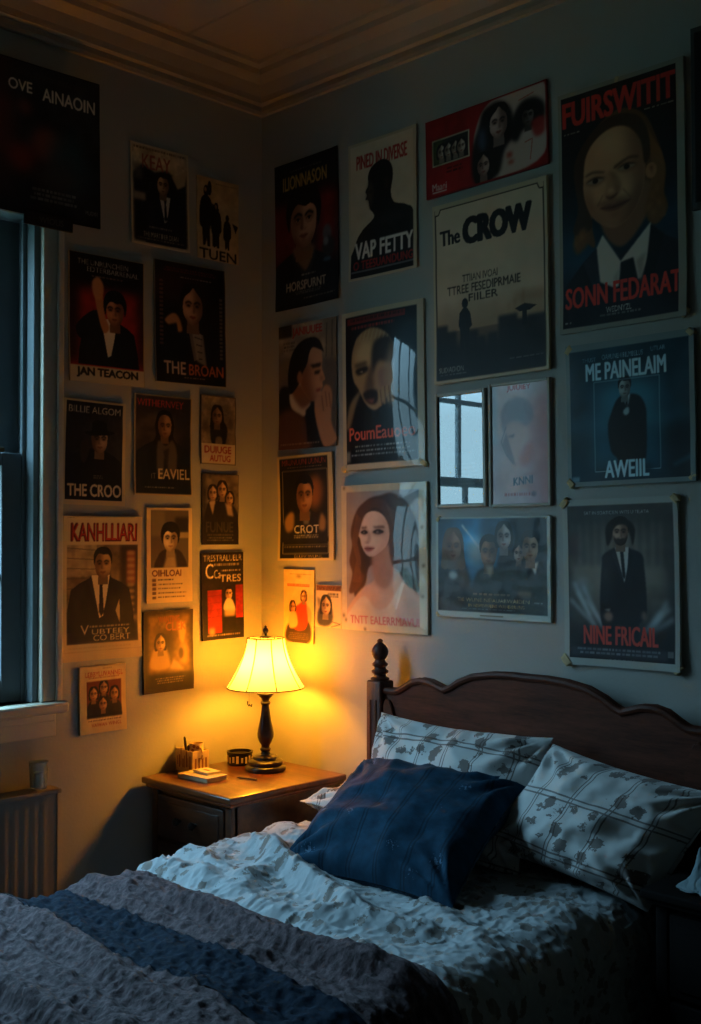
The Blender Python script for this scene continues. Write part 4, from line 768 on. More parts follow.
# ---------------------------------------------------------------- posters on the walls
M_P = {'matte': m_print('printed_paper', .55, .05, 1.5, .3), 'gloss': m_print('laminated_print', .4, 1., 1.4, .03), 'soft': m_print('soft_gloss_print', .4, 1., 1.15, .05), 'satin': m_print('satin_print', .5, .4, 1.5, .12), 'mirror': m_print('print_under_glass', .3, 1., 2.2, .015)}
M_card = m_paint('backing_card', 'a89a7c', .8, .1, 6, .1)
M_tape = m_paint('masking_tape', 'b9a47c', .7, .15, 20, .2)
M_tack = m_plain('tack_metal', '5a5148', .4, .6)
def poster(key, name, label, cat, fin='matte', th=.004, curl=.006, tapes=(), frame=None, bulge=0., lift=0., group=None):
    w, u, z, wd, h, rot, nx, ny = POSTERS[key]
    loc = (u, .0006-lift, z) if w == 'R' else (lift-.0006, u, z)
    R = (Matrix.Rotation(PI/2, 4, 'Z') if w == 'L' else Matrix.Identity(4)) @ Matrix.Rotation(PI/2, 4, 'X') @ Matrix.Rotation(math.radians(rot), 4, 'Z')
    t = thing(name, label, cat, loc, R.to_euler(), group)
    cw = int(nx*1.6); ch = int(round(cw*h/wd)); seed = sum(map(ord, key))
    c = Cv(cw, ch, '000000', seed); globals()['p_'+key](c); col = c.out()
    r = np.random.RandomState(seed)
    X, Y = np.meshgrid(np.linspace(-wd/2, wd/2, cw), np.linspace(h/2, -h/2, ch))
    a, bq = X/(wd/2), Y/(h/2)
    if frame: Z = np.full_like(X, th)
    else:
        Z = th+(.0012 if not bulge else .00025)*(fbm(a*1.5+seed, bq*1.5, 3)+1)
        for sx, sy in ((-1, -1), (1, -1), (-1, 1), (1, 1)):
            k = curl*r.uniform(.1, 1)*(.4 if sy > 0 else 1); Z = Z+k*np.exp(-((a-sx)**2*(wd/.12)**2+(bq-sy)**2*(h/.12)**2)*.5)
        Z = Z+bulge*(1-a**2)*(1-.5*bq**2)
        eb = .0022*r.rand()*np.exp(-((a-1)*wd/.04)**2)*(1+vn(bq*3+seed, bq*0)); Z = Z+eb
    me = bpy.data.meshes.new('sheet'); idx = np.arange(cw*ch).reshape(ch, cw)
    q = np.stack([idx[1:, :-1], idx[1:, 1:], idx[:-1, 1:], idx[:-1, :-1]], -1).reshape(-1, 4)
    V = np.stack([X, Y, Z], -1).reshape(-1, 3); C = col.reshape(-1, 3)
    ring = np.concatenate([idx[0, :], idx[1:, -1], idx[-1, -2::-1], idx[-2:0:-1, 0]]); n0 = len(V); m = len(ring)
    Vb = V[ring].copy(); Vb[:, 2] = np.maximum(Vb[:, 2]-max(th, .003), .0002)
    j = np.arange(m); sk = np.stack([ring, ring[(j+1) % m], n0+(j+1) % m, n0+j], -1)
    V = np.concatenate([V, Vb]); C = np.concatenate([C, C[ring]]); nb = len(V)
    V = np.concatenate([V, [[-wd/2, h/2, .0002], [wd/2, h/2, .0002], [wd/2, -h/2, .0002], [-wd/2, -h/2, .0002]]]); C = np.concatenate([C, np.full((4, 3), .3)])
    q = np.concatenate([q, sk, [[nb, nb+1, nb+2, nb+3]]])
    fill_mesh(me, V, q)
    at = me.color_attributes.new('print', 'FLOAT_COLOR', 'POINT'); at.data.foreach_set('color', np.concatenate([C, np.ones((len(C), 1))], 1).astype(np.float32).ravel())
    obj('print' if frame else 'sheet', me, M_P[fin], t, True, 60)
    if frame:
        fw, fd, fm = frame; bm = bmesh.new(); W2, H2 = wd/2, h/2
        for lo, hi in (((-W2, -H2, .0003), (-W2+fw, H2, fd)), ((W2-fw, -H2, .0003), (W2, H2, fd)), ((-W2+fw, H2-fw, .0003), (W2-fw, H2, fd)), ((-W2+fw, -H2, .0003), (W2-fw, -H2+fw, fd))): box(bm, lo, hi, .002, 2)
        obj('frame', bm, fm, t, False)
    for (tx, ty, ts, ta) in tapes:
        bm = bmesh.new(); n = 7; pts = []
        P = np.zeros((n, n, 3)); g = np.linspace(-1, 1, n); GX, GY = np.meshgrid(g, g)
        P[..., 0] = GX*ts*wd*.34*(1+.12*vn(GY*2+seed, GY*0+tx)); P[..., 1] = GY*ts*wd*.22*(1+.1*vn(GX*2+seed, GX*0+3)); zc = th+curl*.35+.003
        P[..., 2] = .001*(fbm(GX*1.7+seed+tx, GY*1.7, 2))
        ca, sa = math.cos(ta), math.sin(ta); x, y = P[..., 0].copy(), P[..., 1].copy()
        P[..., 0], P[..., 1] = x*ca-y*sa+tx*wd/2, x*sa+y*ca+ty*h/2; P[..., 2] += zc
        o = obj('tape', gridmesh('tape', P), M_tape, t, True, 0); md = o.modifiers.new('thickness', 'SOLIDIFY'); md.thickness = zc-.001; md.offset = 1 if False else -1
        if ts > .08:
            pass
    return t
FR_PALE = m_paint('pale_frame_paint', 'a9a294', .4, .1, 9, .1)
g1, g2 = 'posters on the window wall', 'posters on the headboard wall'
C4 = lambda s: ((-.97, .98, s, .8), (.97, .98, s, -.8), (-.97, -.97, s, -.8), (.97, -.97, s, .8))
poster('L1', 'film_poster', 'large near-black poster with grey lettering hung above the window head', 'poster', lift=.038, group=g1)
poster('L2', 'film_poster', 'cream-edged poster of a dark-suited man with a dark tie, near the ceiling', 'poster', group=g1)
poster('L3', 'film_poster', 'small tan poster with black silhouettes of standing figures, nearest the corner at the top', 'poster', group=g1)
poster('L4', 'film_poster', 'red poster of a dark-haired figure raising one arm over a pale caption strip', 'poster', group=g1)
poster('L5', 'film_poster', 'black poster of a long-haired figure with orange lettering, right of the red raised-arm poster', 'poster', group=g1)
poster('L6', 'film_poster', 'black poster of a figure in a brimmed hat with a cream margin', 'poster', group=g1, curl=.01)
poster('L7', 'film_poster', 'dark brown poster of a hooded figure with a scarf under red lettering', 'poster', group=g1)
poster('L8', 'film_poster', 'small brown poster with two red words on its cream lower strip', 'poster', group=g1)
poster('L9', 'film_poster', 'small dim brown poster of a huddled group, below the one with the cream strip', 'poster', group=g1)
poster('L10', 'film_poster', 'large cream poster with tall red lettering over a man in a black suit and tie', 'poster', th=.008, curl=.012, group=g1)
poster('L11', 'film_poster', 'narrow cream poster with a grey portrait above a list of text lines', 'poster', th=.006, group=g1)
poster('L12', 'film_poster', 'black poster with red blocks and white lettering, left of the lamp shade', 'poster', th=.006, group=g1)
poster('L13', 'film_poster', 'dark brown and amber poster, lowest beside the lamp on the window wall', 'poster', th=.008, group=g1)
poster('L14', 'film_poster', 'small tan poster of a red group picture, bottom left below the large cream one', 'poster', th=.009, group=g1)
poster('R1', 'film_poster', 'black and red poster of a dark-haired portrait under gold lettering, beside the corner', 'poster', group=g2)
poster('R2', 'film_poster', 'pale poster with the black silhouette of a head and shoulders in profile', 'poster', group=g2)
poster('R3', 'film_poster', 'wide bright red poster with a small inset picture, tilted above the cream one', 'poster', th=.008, group=g2)
poster('R4', 'film_poster', 'big cream poster with heavy black title and a lone standing silhouette over a skyline', 'poster', th=.012, curl=.004, group=g2)
poster('R5', 'film_poster', 'brown poster of a man in profile with dark hair and a hand at his chin', 'poster', group=g2)
poster('R6', 'film_poster', 'glossy black poster of a painted grimacing face with orange-red title', 'poster', 'gloss', .008, .002, bulge=.017, group=g2, tapes=((-.98, -.97, .1, .6), (.97, -.97, .1, -.6)))
poster('R7', 'film_poster', 'black poster in a cream margin, short-haired man above a white word', 'poster', th=.008, group=g2)
poster('R8', 'film_poster', 'glossy poster of a red-haired woman in a pale slip dress, worn cream margin', 'poster', 'gloss', .01, .002, bulge=.018, group=g2)
poster('R9', 'film_poster', 'small narrow cream poster with red-clothed figures, right above the lamp shade', 'poster', group=g2)
poster('R10', 'film_poster', 'smallest poster, tan with one dark head, between the lamp and the red-haired woman', 'poster', group=g2)
poster('R11', 'framed_print', 'thin pale framed dark print whose glass mirrors the window', 'picture frame', 'mirror', .006, frame=(.011, .014, FR_PALE), group='framed prints')
poster('R12', 'framed_print', 'thin pale framed pink print with a faint drawn head', 'picture frame', 'satin', .008, frame=(.009, .014, FR_PALE), group='framed prints')
poster('R13', 'film_poster', 'wide dark blue poster of five people with a painted-in blue window reflection', 'poster', 'soft', .01, .002, group=g2, tapes=((-.96, .96, .05, .8), (.96, .95, .05, -.8), (-.97, -.96, .05, -.8)))
poster('R14', 'film_poster', 'largest poster, giant face of a long-haired man in a tie with red lettering', 'poster', 'satin', .012, .006, group=g2, tapes=((.95, -.965, .1, .7), (-.02, .985, .05, 1.5)))
poster('R15', 'film_poster', 'dark teal poster of a man in a long black coat with pale blue lettering', 'poster', 'satin', .012, .005, group=g2, tapes=((-.95, .94, .09, .9), (.95, .95, .08, -.8), (-.95, -.95, .09, -.8), (.95, -.94, .08, .8)))
poster('R16', 'film_poster', 'grey poster of a bearded man in a dark suit with red title, above the headboard', 'poster', 'satin', .012, .012, group=g2, tapes=((-.96, .96, .11, .8), (.96, .97, .1, -.8), (-.97, -.95, .13, -.9), (.95, -.97, .11, .8)))
poster('R17', 'film_poster', 'dark poster cut off by the right edge, beside the giant face', 'poster', 'matte', .012, group=g2)
# the narrow sign strip hanging below the big black poster
c = Cv(90, 24, '17171a', 4); c.noise(.4, 6); c.text('WIOUS', .3, .3, .8, .72, '4a4846', .02); c.border(.02, '101012')
_cols = c.out(); P = np.zeros((24, 90, 3)); X, Y = np.meshgrid(np.linspace(-.085, .085, 90), np.linspace(.022, -.022, 24)); P[..., 0], P[..., 1] = X, Y; P[..., 2] = .008+.001*fbm(X*20, Y*20, 2)
s = thing('sign_strip', 'narrow black sign strip on the window head, tucked under the large black poster', 'sign', (.036, -.92, 2.525), (PI/2, 0, PI/2))
me = gridmesh('strip', P[::-1]); at = me.color_attributes.new('print', 'FLOAT_COLOR', 'POINT'); at.data.foreach_set('color', np.concatenate([_cols[::-1].reshape(-1, 3), np.ones((24*90, 1))], 1).astype(np.float32).ravel())
o = obj('strip', me, M_P['matte'], s); md = o.modifiers.new('thickness', 'SOLIDIFY'); md.thickness = .007; md.offset = -1

# ---------------------------------------------------------------- bed
M_dark = m_wood('dark_walnut', '36180d', '5c3020', .55, (1, 8, 8), .0, 5, .2)
M_post = m_wood('dark_walnut_turned', '36180d', '5c3020', .5, (8, 8, 1), .05, 5, .3)
bed = thing('bed', 'dark carved wooden bed with a scalloped headboard against the wall', 'bed', (1.258, -.075, 0)); bx = 1.258
half = [(.0, 1.135), (.06, 1.136), (.13, 1.132), (.2, 1.12), (.25, 1.1), (.285, 1.079), (.31, 1.07), (.33, 1.076), (.37, 1.088), (.405, 1.09), (.44, 1.082), (.47, 1.064), (.495, 1.05), (.51, 1.046), (.565, 1.046)]
prof = smooth = [(-x, z) for x, z in half[::-1]]+half[1:]
bm = bmesh.new(); prism(bm, [(x, z) for x, z in prof]+[(.565, .3), (-.565, .3)], -.012, .02); obj('headboard_panel', bm, M_dark, bed, True, 30)
bm = bmesh.new(); tube(bm, [(x, -.012, z-.004) for x, z in prof], .011, 8); tube(bm, [(x, .012, z-.004) for x, z in prof], .010, 8); obj('top_moulding', bm, M_dark, bed)
for s in (-1, 1):
    bm = bmesh.new(); br = [(.555, .6), (.555, 1.0), (.545, 1.018), (.525, 1.012), (.518, .99), (.512, .955), (.498, .945), (.494, .6)]
    prism(bm, [(s*x, z) for x, z in br], -.024, -.010); bmesh.ops.bevel(bm, geom=bm.edges[:], offset=.004, segments=2, affect='EDGES'); obj('bracket', bm, M_dark, bed, True, 30)
    pz = 1.072; bm = B(((s*.588-.033, -.033, 0), (s*.588+.033, .033, pz)), bev=.008, seg=3)
    for k in (-1, 1): box(bm, (s*.588+k*.012-.004, -.0365, .5), (s*.588+k*.012+.004, -.033, pz-.06), .0015, 1)
    po = obj('post', bm, M_post, bed, True, 30)
    fp = [(.03, 0), (.031, .006), (.02, .012), (.019, .018), (.027, .024), (.028, .03), (.02, .037), (.018, .042), (.025, .047), (.026, .053), (.018, .06), (.016, .066), (.021, .072), (.026, .082), (.0275, .092), (.025, .102), (.019, .112), (.012, .118), (.0085, .122), (.01, .127), (.006, .132), (.001, .134)]
    bm = bmesh.new(); lathe(bm, fp, (s*.588, 0, pz), 24); obj('finial', bm, M_post, po)
    obj('side_rail', B(((s*.588-.014, -2.06, .2), (s*.588+.014, -.033, .33)), bev=.004), M_dark, bed, False)
    bm = bmesh.new(); lathe(bm, [(.02, 0), (.03, .03), (.022, .06), (.034, .14), (.034, .33)], (s*.588, -2.09, 0), 20); obj('leg', bm, M_post, bed)
obj('foot_rail', B(((-.56, -2.105, .2), (.56, -2.075, .33)), bev=.004), M_dark, bed, False)
obj('slat_base', B(((-.573, -2.07, .3), (.573, -.04, .33)), bev=.003), M_dark, bed, False)
M_flor = m_floral('floral_cotton', 'c0bfbd', '46332a', '54443c', .105, .15, .35, True, .9, 21.)
M_sheet = m_floral('floral_sheet', 'a09a92', '544238', '5f564f', .16, .2, .5, True, .6)
M_quilt_light = m_floral('pale_crumpled_cotton', '989b9d', '55443a', '6a5c52', .2, .2, 1., False, .8, 27.)

def drape(name, xl, xr, ztop, R, dl, dr, y0, y1, ds, dy, disp, off, mat, parent=None, wob=0.):
    """a cloth over the bed: cross-section from the left hem over the top to the right hem, pushed out along its normal by disp(s, y)"""
    La, Lt = R*PI/2, xr-xl-2*R; S = np.arange(-dl-La, Lt+La+dr+ds*.5, ds); x = np.zeros_like(S); z = np.zeros_like(S); nx = np.zeros_like(S); nz = np.zeros_like(S)
    for i, s in enumerate(S):
        if s < -La: x[i], z[i], nx[i], nz[i] = xl, ztop-R-(-La-s), -1, 0
        elif s < 0: a = -s/R; x[i], z[i], nx[i], nz[i] = xl+R-R*math.sin(a), ztop-R+R*math.cos(a), -math.sin(a), math.cos(a)
        elif s <= Lt: x[i], z[i], nx[i], nz[i] = xl+R+s, ztop, 0, 1
        elif s < Lt+La: a = (s-Lt)/R; x[i], z[i], nx[i], nz[i] = xr-R+R*math.sin(a), ztop-R+R*math.cos(a), math.sin(a), math.cos(a)
        else: x[i], z[i], nx[i], nz[i] = xr, ztop-R-(s-Lt-La), 1, 0
    Yv = np.arange(y1, y0+dy*.5, dy); SS, YY = np.meshgrid(S+xl+R, Yv)
    D = disp(SS, YY)+off
    P = np.stack([x[None]+nx[None]*D, YY+wob*vn(SS*2.3, SS*0+4.4)+wob*.5*vn(SS*6, SS*0+1.4), z[None]+nz[None]*D], -1)
    me = gridmesh(name, P, np.stack([SS, YY], -1))
    o = obj(name, me, mat, parent, True, 0)
    return o, SS, YY
MX0, MX1, MZ = .625, 1.735, .62
bm = B(((MX0, -2.05, .335), (MX1, -.12, MZ)), bev=.07, seg=5)
uvl = bm.loops.layers.uv.new('UVMap')
for f in bm.faces:
    for l in f.loops: l[uvl].uv = (l.vert.co.x+l.vert.co.z*.7, l.vert.co.y)
tag(obj('mattress', bm, M_sheet), 'mattress on the wooden bed in a floral fitted sheet, under the quilts', 'mattress')
def hem(t, w): t = np.clip(t/w, 0, 1); return np.sqrt(np.clip(1-(1-t)**2, 0, 1))
y_a, y_b = -.21, -1.03
def d_light(s, y):
    yb = y_b+.02*vn(s*3.1, s*0+2); 
    h = hem(y-yb, .05)*hem(y_a-y, .03)
    d = .016*h+.022*h*np.clip((1.25-s)/.5, 0, 1)*np.clip((y+.95)/.2, 0, 1)
    lf = np.clip(1.35-s, .25, 1)
    d = d+h*(seg_ridge(s, y, .78, -.70, 1.3, -.86, .045, .045, .6)+seg_ridge(s, y, .55, -.97, .86, -.95, .03, .045)+seg_ridge(s, y, .86, -.95, 1.2, -.98, .018, .035)+seg_ridge(s, y, 1.28, -.93, 1.5, -.82, .032, .04)+seg_ridge(s, y, .85, -.66, 1.0, -.92, .022, .035)
         +seg_ridge(s, y, .66, -.84, .95, -.9, .02, .03)+seg_ridge(s, y, .5, -.45, .8, -.55, .02, .05)+seg_ridge(s, y, 1.4, -.7, 1.62, -.78, .02, .035)+seg_ridge(s, y, 1.45, -.55, 1.66, -.5, .014, .03))
    w = .55*fbm(s*5, y*5, 2)
    d = d+h*(.010*crease(s*7+w+y*3, y*9+w, 3.)*lf+.010*crease(s*15+w*2, y*11-s*5+w, 3.)*(.35+.65*lf)+.006*crease(s*30+w*3, y*34+w*3+7, 2.5)+.0036*crease(s*62+w*4, y*52-w*5, 2.)+.0016*crease(s*105-w*4, y*90+w*5, 1.6)+.006*fbm(s*6, y*6, 2))
    return np.maximum(d, .001)
duv, _, _ = drape('duvet', MX0, MX1, MZ, .085, .24, .22, y_a, y_b-.02, .004, .004, d_light, .006, M_quilt_light)
tag(duv, 'crumpled pale floral duvet pushed down across the middle of the bed', 'duvet')
q_a, q_b = -1.0, -2.09; HEM = MX1-.085+.105
def d_quilt(s, y):
    e = HEM+.02*vn(y*3, y*0)
    h = hem(e-s, .02)
    base = .008+.02*np.clip((y-(y_b-.04))/.05, -1, 0)*0
    w = .5*vn(s*4, y*4)
    d = base+.005*crease(s*4+w, y*13+w+s*2, 1.5)+.008*crease(s*14+w*2+y*8, y*30+s*9+w*2, 1.6)+.0055*crease(s*34+w*3, y*58+s*14+w*3, 1.5)+.0025*fbm(s*80, y*120, 2)+.010*fbm(s*3, y*3, 2)
    d = d+seg_ridge(s, y, .7, -1.17, 1.6, -1.13, .02, .035)+seg_ridge(s, y, .9, -1.22, 1.4, -1.215, .016, .02)+seg_ridge(s, y, .6, -1.46, 1.7, -1.47, .02, .05)+seg_ridge(s, y, .7, -1.62, 1.5, -1.66, .018, .04)
    d = d+seg_ridge(s, y, 1.0, -1.135, 1.66, -1.10, .024, .032)-seg_ridge(s, y, .98, -1.07, 1.62, -1.06, .014, .022)+.011*np.sin((y+.10*s+.06*vn(s*3, y*5))*2*PI/.105)*np.clip((-1.36-y)/.08, 0, 1)+.008*ridge(s*2.2+y*2, y*8+w, 2)
    d = d-.010*np.exp(-((y+1.34)/.05)**2)
    tuck = np.clip((y_b+.07-y)/.1, 0, 1)      # it slips under the duvet
    return np.maximum((d+.016)*h*tuck, .0015*1)
t = NT('quilt_cotton'); uv = t.n('TexCoord').outputs['UV']; n = t.noise(uv, 60, 4, .7)
t.p(Base_Color=t.ramp(n, (.32, lin('241b1c')), (.66, lin('5f4d50'))), Roughness=.9, Specular_IOR_Level=.12, Sheen_Weight=.04); t.bump(t.math('ADD', t.noise(uv, 130, 4, .7), t.math('MULTIPLY', t.noise(uv, 40, 3), .8)), .6, .008); M_quilt = t.m
t = NT('navy_cotton'); uv = t.n('TexCoord').outputs['UV']; n = t.noise(uv, 50, 3)
t.p(Base_Color=t.ramp(n, (.3, lin('060f1a')), (.7, lin('0d1c2c'))), Roughness=.9, Specular_IOR_Level=.1); t.bump(t.noise(uv, 60, 5, .7), .5, .008); M_navy = t.m
M_navyq = M_navy
qu = thing('quilt', 'grey-brown crinkled quilt with a navy band spread over the foot of the bed', 'quilt', (0, 0, 0))
for nm, ya, yb, mt in (('quilt_panel', q_a, -1.255, M_quilt), ('navy_band', -1.255, -1.42, M_navyq), ('quilt_panel', -1.42, q_b, M_quilt)):
    drape(nm, MX0, MX1, MZ, .085, .27, .105-.085*PI/2+.04, ya, yb, .005, .004, d_quilt, .009, mt, parent=qu, wob=.022)
# navy binding along the right hem
Yb = np.arange(q_b, q_a-.06, .008); e = HEM+.02*vn(Yb*3, Yb*0)
bp = []
for y, s in zip(Yb, e):
    for_a = min((s-.012-(MX1-.085))/.085, PI/2); ext = max(s-.012-(MX1-.085)-.085*PI/2, 0)
    r_ = .085+.026; bp.append((MX1-.085+r_*math.sin(for_a), y, MZ-.085+r_*math.cos(for_a)-ext))
bm = bmesh.new()
for dn in (-.022, 0, .022, ): tube(bm, [(x+.1*dn*0+(.012 if dn else .014)-.012, y, z-dn*.9) for x, y, z in bp], .0125, 6)
obj('binding', bm, M_navy, qu)

# ---------------------------------------------------------------- pillows
def pillow(name, label, cat, c, ax, ay, W, H, T, mat, seed, droop=.0, flange=.0, wr=1.7, parent=None):
    """c centre, ax / ay = directions of the long and short side"""
    n, m = 70, 56; ax = Vector(ax).normalized(); ay = Vector(ay).normalized(); N = ax.cross(ay).normalized()
    U, V = np.meshgrid(np.linspace(-1, 1, n), np.linspace(-1, 1, m))
    def side(sg):
        px = W/2*U*(1-.075*(1-V**2)**1.0*np.abs(U)**2); py = H/2*V*(1-.085*(1-U**2)*np.abs(V)**2)
        prof = np.clip((1-np.abs(U)**2.6)*(1-np.abs(V)**2.6), 0, 1)**.56
        th = T/2*prof
        w = .0
        r = np.hypot(np.abs(U)-1, np.abs(V)-1); an = np.arctan2(1-np.abs(V), 1-np.abs(U)+1e-6)
        w = .011*np.exp(-(r/.62)**2)*np.cos(an*13+3*np.sign(U)+2*np.sign(V)+seed)*np.clip(r*4, 0, 1)
        w = w+.006*np.exp(-((1-np.abs(V))/.35)**2)*vn(U*7+seed, V*2)+.004*fbm(U*3+seed*3, V*3+sg, 3)+.006*ridge(U*1.6+seed, V*1.4+sg, 2)
        pz = sg*(th+wr*w*np.clip(prof*2.2, 0, 1))+.0015*sg-droop*(U**2)
        if flange: pz = pz
        return px, py, pz
    F = side(1); Bk = side(-1)
    X = np.concatenate([F[0], Bk[0][::-1]]); Y = np.concatenate([F[1], Bk[1][::-1]]); Z = np.concatenate([F[2], Bk[2][::-1]])
    A = np.array(ax)[None, None]; Bq = np.array(ay)[None, None]; Nq = np.array(N)[None, None]
    P = X[..., None]*A+Y[..., None]*Bq+Z[..., None]*Nq
    uv = np.stack([X+W, Y+H+np.concatenate([np.zeros((m, n)), np.ones((m, n))])], -1)
    o = obj(name, gridmesh(name, P, uv), mat, parent, True, 0); o.location = c
    # closing seam at the two short sides
    return tag(o, label, cat)
t = NT('navy_cushion_cloth'); uv = t.n('TexCoord').outputs['UV']; sp = t.n('SeparateXYZ', {0: uv})
fx = t.math('ABSOLUTE', t.math('SUBTRACT', t.math('FRACT', t.math('DIVIDE', sp.outputs[0], .085)), .5)); st = t.math('LESS_THAN', t.math('ABSOLUTE', t.math('SUBTRACT', fx, .44)), .03)
vo = t.n('TexVoronoi', {'Vector': uv, 'Scale': 12., 'Randomness': .6}); mo = t.math('LESS_THAN', t.math('ADD', vo.outputs[0], t.math('MULTIPLY', t.noise(uv, 130, 2, .8), 1.1)), .64)
bc = t.ramp(t.noise(uv, 30, 4), (.3, lin('0a2537')), (.7, lin('133a50')))
t.p(Base_Color=t.mix(t.math('MULTIPLY', mo, .45), t.mix(t.math('MULTIPLY', st, .55), bc, lin('05121e')), lin('6a86a0')), Roughness=.85, Sheen_Weight=.04, Specular_IOR_Level=.12)
t.bump(t.math('ADD', t.noise(uv, 24, 4), t.math('MULTIPLY', st, -.25)), .4, .008); M_cush = t.m
pillow('pillow', 'floral pillow leaning on the left half of the headboard', 'pillow', (1.085, -.25, .805), (1, .0, .0), (0, .40, .9), .64, .40, .19, M_flor, 1.3)
pillow('pillow', 'floral pillow tilted on the right half of the bed, its corner drooping', 'pillow', (1.60, -.255, .805), (1, .0, -.12), (.42, .32, .78), .51, .345, .21, M_flor, 4.1)
pillow('pillow', 'flat floral pillow lying beneath, poking out beside the nightstand', 'pillow', (.845, -.20, .70), (1, .02, -.03), (0, 1, .05), .58, .24, .085, M_flor, 7.7)
pillow('cushion', 'plump navy blue cushion propped in front of the floral pillows', 'cushion', (1.145, -.495, .762), (1, .13, .0), (-.19, .88, .42), .555, .50, .18, M_cush, 2.2, wr=1.3)

# ---------------------------------------------------------------- nightstands
M_ns = m_wood('nightstand_walnut', '24130c', '452817', .35, (1, 7, 7), .5, 5)
M_nstop = m_wood('nightstand_top', '4a2410', '7a4220', .3, (1, 7, 7), .6, 4)
M_ebony = m_wood('ebony_stain', '0a0605', '100a08', .8, (1, 7, 7), 0., 5, .08)
M_knob = m_plain('dark_knob', '1a1614', .35, .6)
def nightstand(label, loc, W, D, H, mats, nd=3, pull=None):
    t = thing('nightstand', label, 'nightstand', loc)      # local x to the right, y to the wall, origin at front-left floor corner of the top
    m, mt = mats
    bm = B(((0, 0, H-.022), (W, D, H)), bev=.006, seg=3); box(bm, (.01, .01, H-.034), (W-.01, D, H-.0225), .004, 2); obj('top', bm, mt, t, True, 30)
    i = .026; bm = B(((i, i+.012, .06), (W-i, D-.004, H-.036)), bev=.004)
    for x in (i, W-i-.03): box(bm, (x, i, .06), (x+.03, i+.03, H-.036), .004)
    box(bm, (i+.03, i+.002, .06), (W-i-.03, i+.02, .1), .003); box(bm, (i-.004, i-.006, .055), (W-i+.004, D-.004, .075), .004)
    for x in (W-i-.001,): 
        box(bm, (x-.002, i+.06, .12), (x+.004, D-.05, .14), .002, 1)
    obj('carcass', bm, m, t, True, 30)
    z1 = H-.05; hh = (z1-.1-.012*(nd-1))/nd
    for k in range(nd):
        zb = z1-(k+1)*hh-.012*k; xa, xb = i+.036, W-i-.036
        bm = B(((xa, i-.004, zb), (xb, i+.02, zb+hh)), bev=.005, seg=2); box(bm, (xa+.02, i-.009, zb+.02), (xb-.02, i-.003, zb+hh-.02), .005, 2)
        dw = obj('drawer', bm, m, t, True, 30)
        for kx in (.38, .62) if pull is None else (.5,):
            x = xa+(xb-xa)*kx; kb = bmesh.new()
            if pull is None:
                lathe(kb, [(.006, 0), (.005, .008), (.012, .012), (.014, .018), (.011, .024), (.004, .027)], (0, 0, 0), 16); bmesh.ops.rotate(kb, verts=kb.verts, cent=(0, 0, 0), matrix=Matrix.Rotation(PI/2, 3, 'X')); bmesh.ops.translate(kb, verts=kb.verts, vec=(x, i-.009, zb+hh*.5)); obj('knob', kb, M_knob, dw)
            else:
                lathe(kb, [(.004, 0), (.02, .002), (.018, .005), (.006, .008)], (0, 0, 0), 12); bmesh.ops.rotate(kb, verts=kb.verts, cent=(0, 0, 0), matrix=Matrix.Rotation(PI/2, 3, 'X')); bmesh.ops.translate(kb, verts=kb.verts, vec=(x, i-.009, zb+hh*.55))
                tube(kb, [(x+.022*math.cos(a), i-.014-.006*math.sin(a)*0, zb+hh*.5+.026*math.sin(a)-.008) for a in np.linspace(0, 2*PI, 17)[:-1]], .0035, 6, True); obj('drawer_pull', kb, pull, dw)
    for x in (i, W-i-.04):
        for y in (i, D-.05):
            bm = bmesh.new(); lathe(bm, [(.014, 0), (.02, .02), (.016, .035), (.022, .055), (.022, .062)], (x+.02, y+.02, 0), 16); obj('foot', bm, m, t)
    return t
NX, NY, NW, ND, NH = .02, -.55, .465, .51, .735
nightstand('reddish-brown wooden nightstand under the lit lamp, in the corner', (NX, NY, 0), NW, ND, NH, (M_ns, M_nstop), 4)
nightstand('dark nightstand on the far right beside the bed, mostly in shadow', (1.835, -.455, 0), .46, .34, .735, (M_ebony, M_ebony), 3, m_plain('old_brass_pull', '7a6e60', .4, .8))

# ---------------------------------------------------------------- lamp
M_bronze = m_plain('dark_bronze', '1c1512', .3, .3, Coat_Weight=.5, Coat_Roughness=.2)
LX, LY, LZ = .240, -.19, NH+.001
lamp = thing('table_lamp', 'lit table lamp with a cream bell shade on a dark turned base', 'lamp', (LX, LY, LZ))
bp = [(.068, 0), (.07, .004), (.07, .012), (.066, .017), (.058, .019), (.06, .024), (.06, .031), (.054, .036), (.044, .039), (.042, .047), (.034, .052), (.018, .055), (.014, .062), (.018, .068), (.019, .073), (.014, .078), (.0145, .085), (.022, .097), (.0275, .112), (.0285, .125), (.026, .142), (.021, .165), (.0165, .19), (.0135, .212), (.0125, .222), (.016, .226), (.018, .230), (.0165, .234), (.012, .237), (.015, .245), (.023, .252), (.025, .256), (.03, .259), (.03, .263), (.012, .267), (.009, .272), (.009, .3), (.004, .302)]
bm = bmesh.new(); lathe(bm, bp, (0, 0, 0), 40); obj('base', bm, M_bronze, lamp)
zb, zt = .283, .452
def shade_r(t): return .064+(.133-.064)*(.30*t+.70*t**2.0)
bm = bmesh.new(); sp_ = [(shade_r(t), zt-(zt-zb)*t) for t in np.linspace(0, 1, 20)]
lathe(bm, sp_, (0, 0, 0), 64, cap=False)
t = NT('lamp_shade_fabric'); v = t.coord('Object'); df = t.n('BsdfDiffuse', {'Color': (.80, .74, .58)}); tr = t.n('BsdfTranslucent', {'Color': (.84, .72, .60)}); t.set(t.o.inputs[0], t.n('MixShader', {0: .72, 1: df.outputs[0], 2: tr.outputs[0]}).outputs[0]); t.t.nodes.remove(t.b)
M_shade = t.m
sh = obj('lamp_shade', bm, M_shade, lamp, True, 0)
M_rib = m_plain('shade_trim', '3a2c1c', .7)
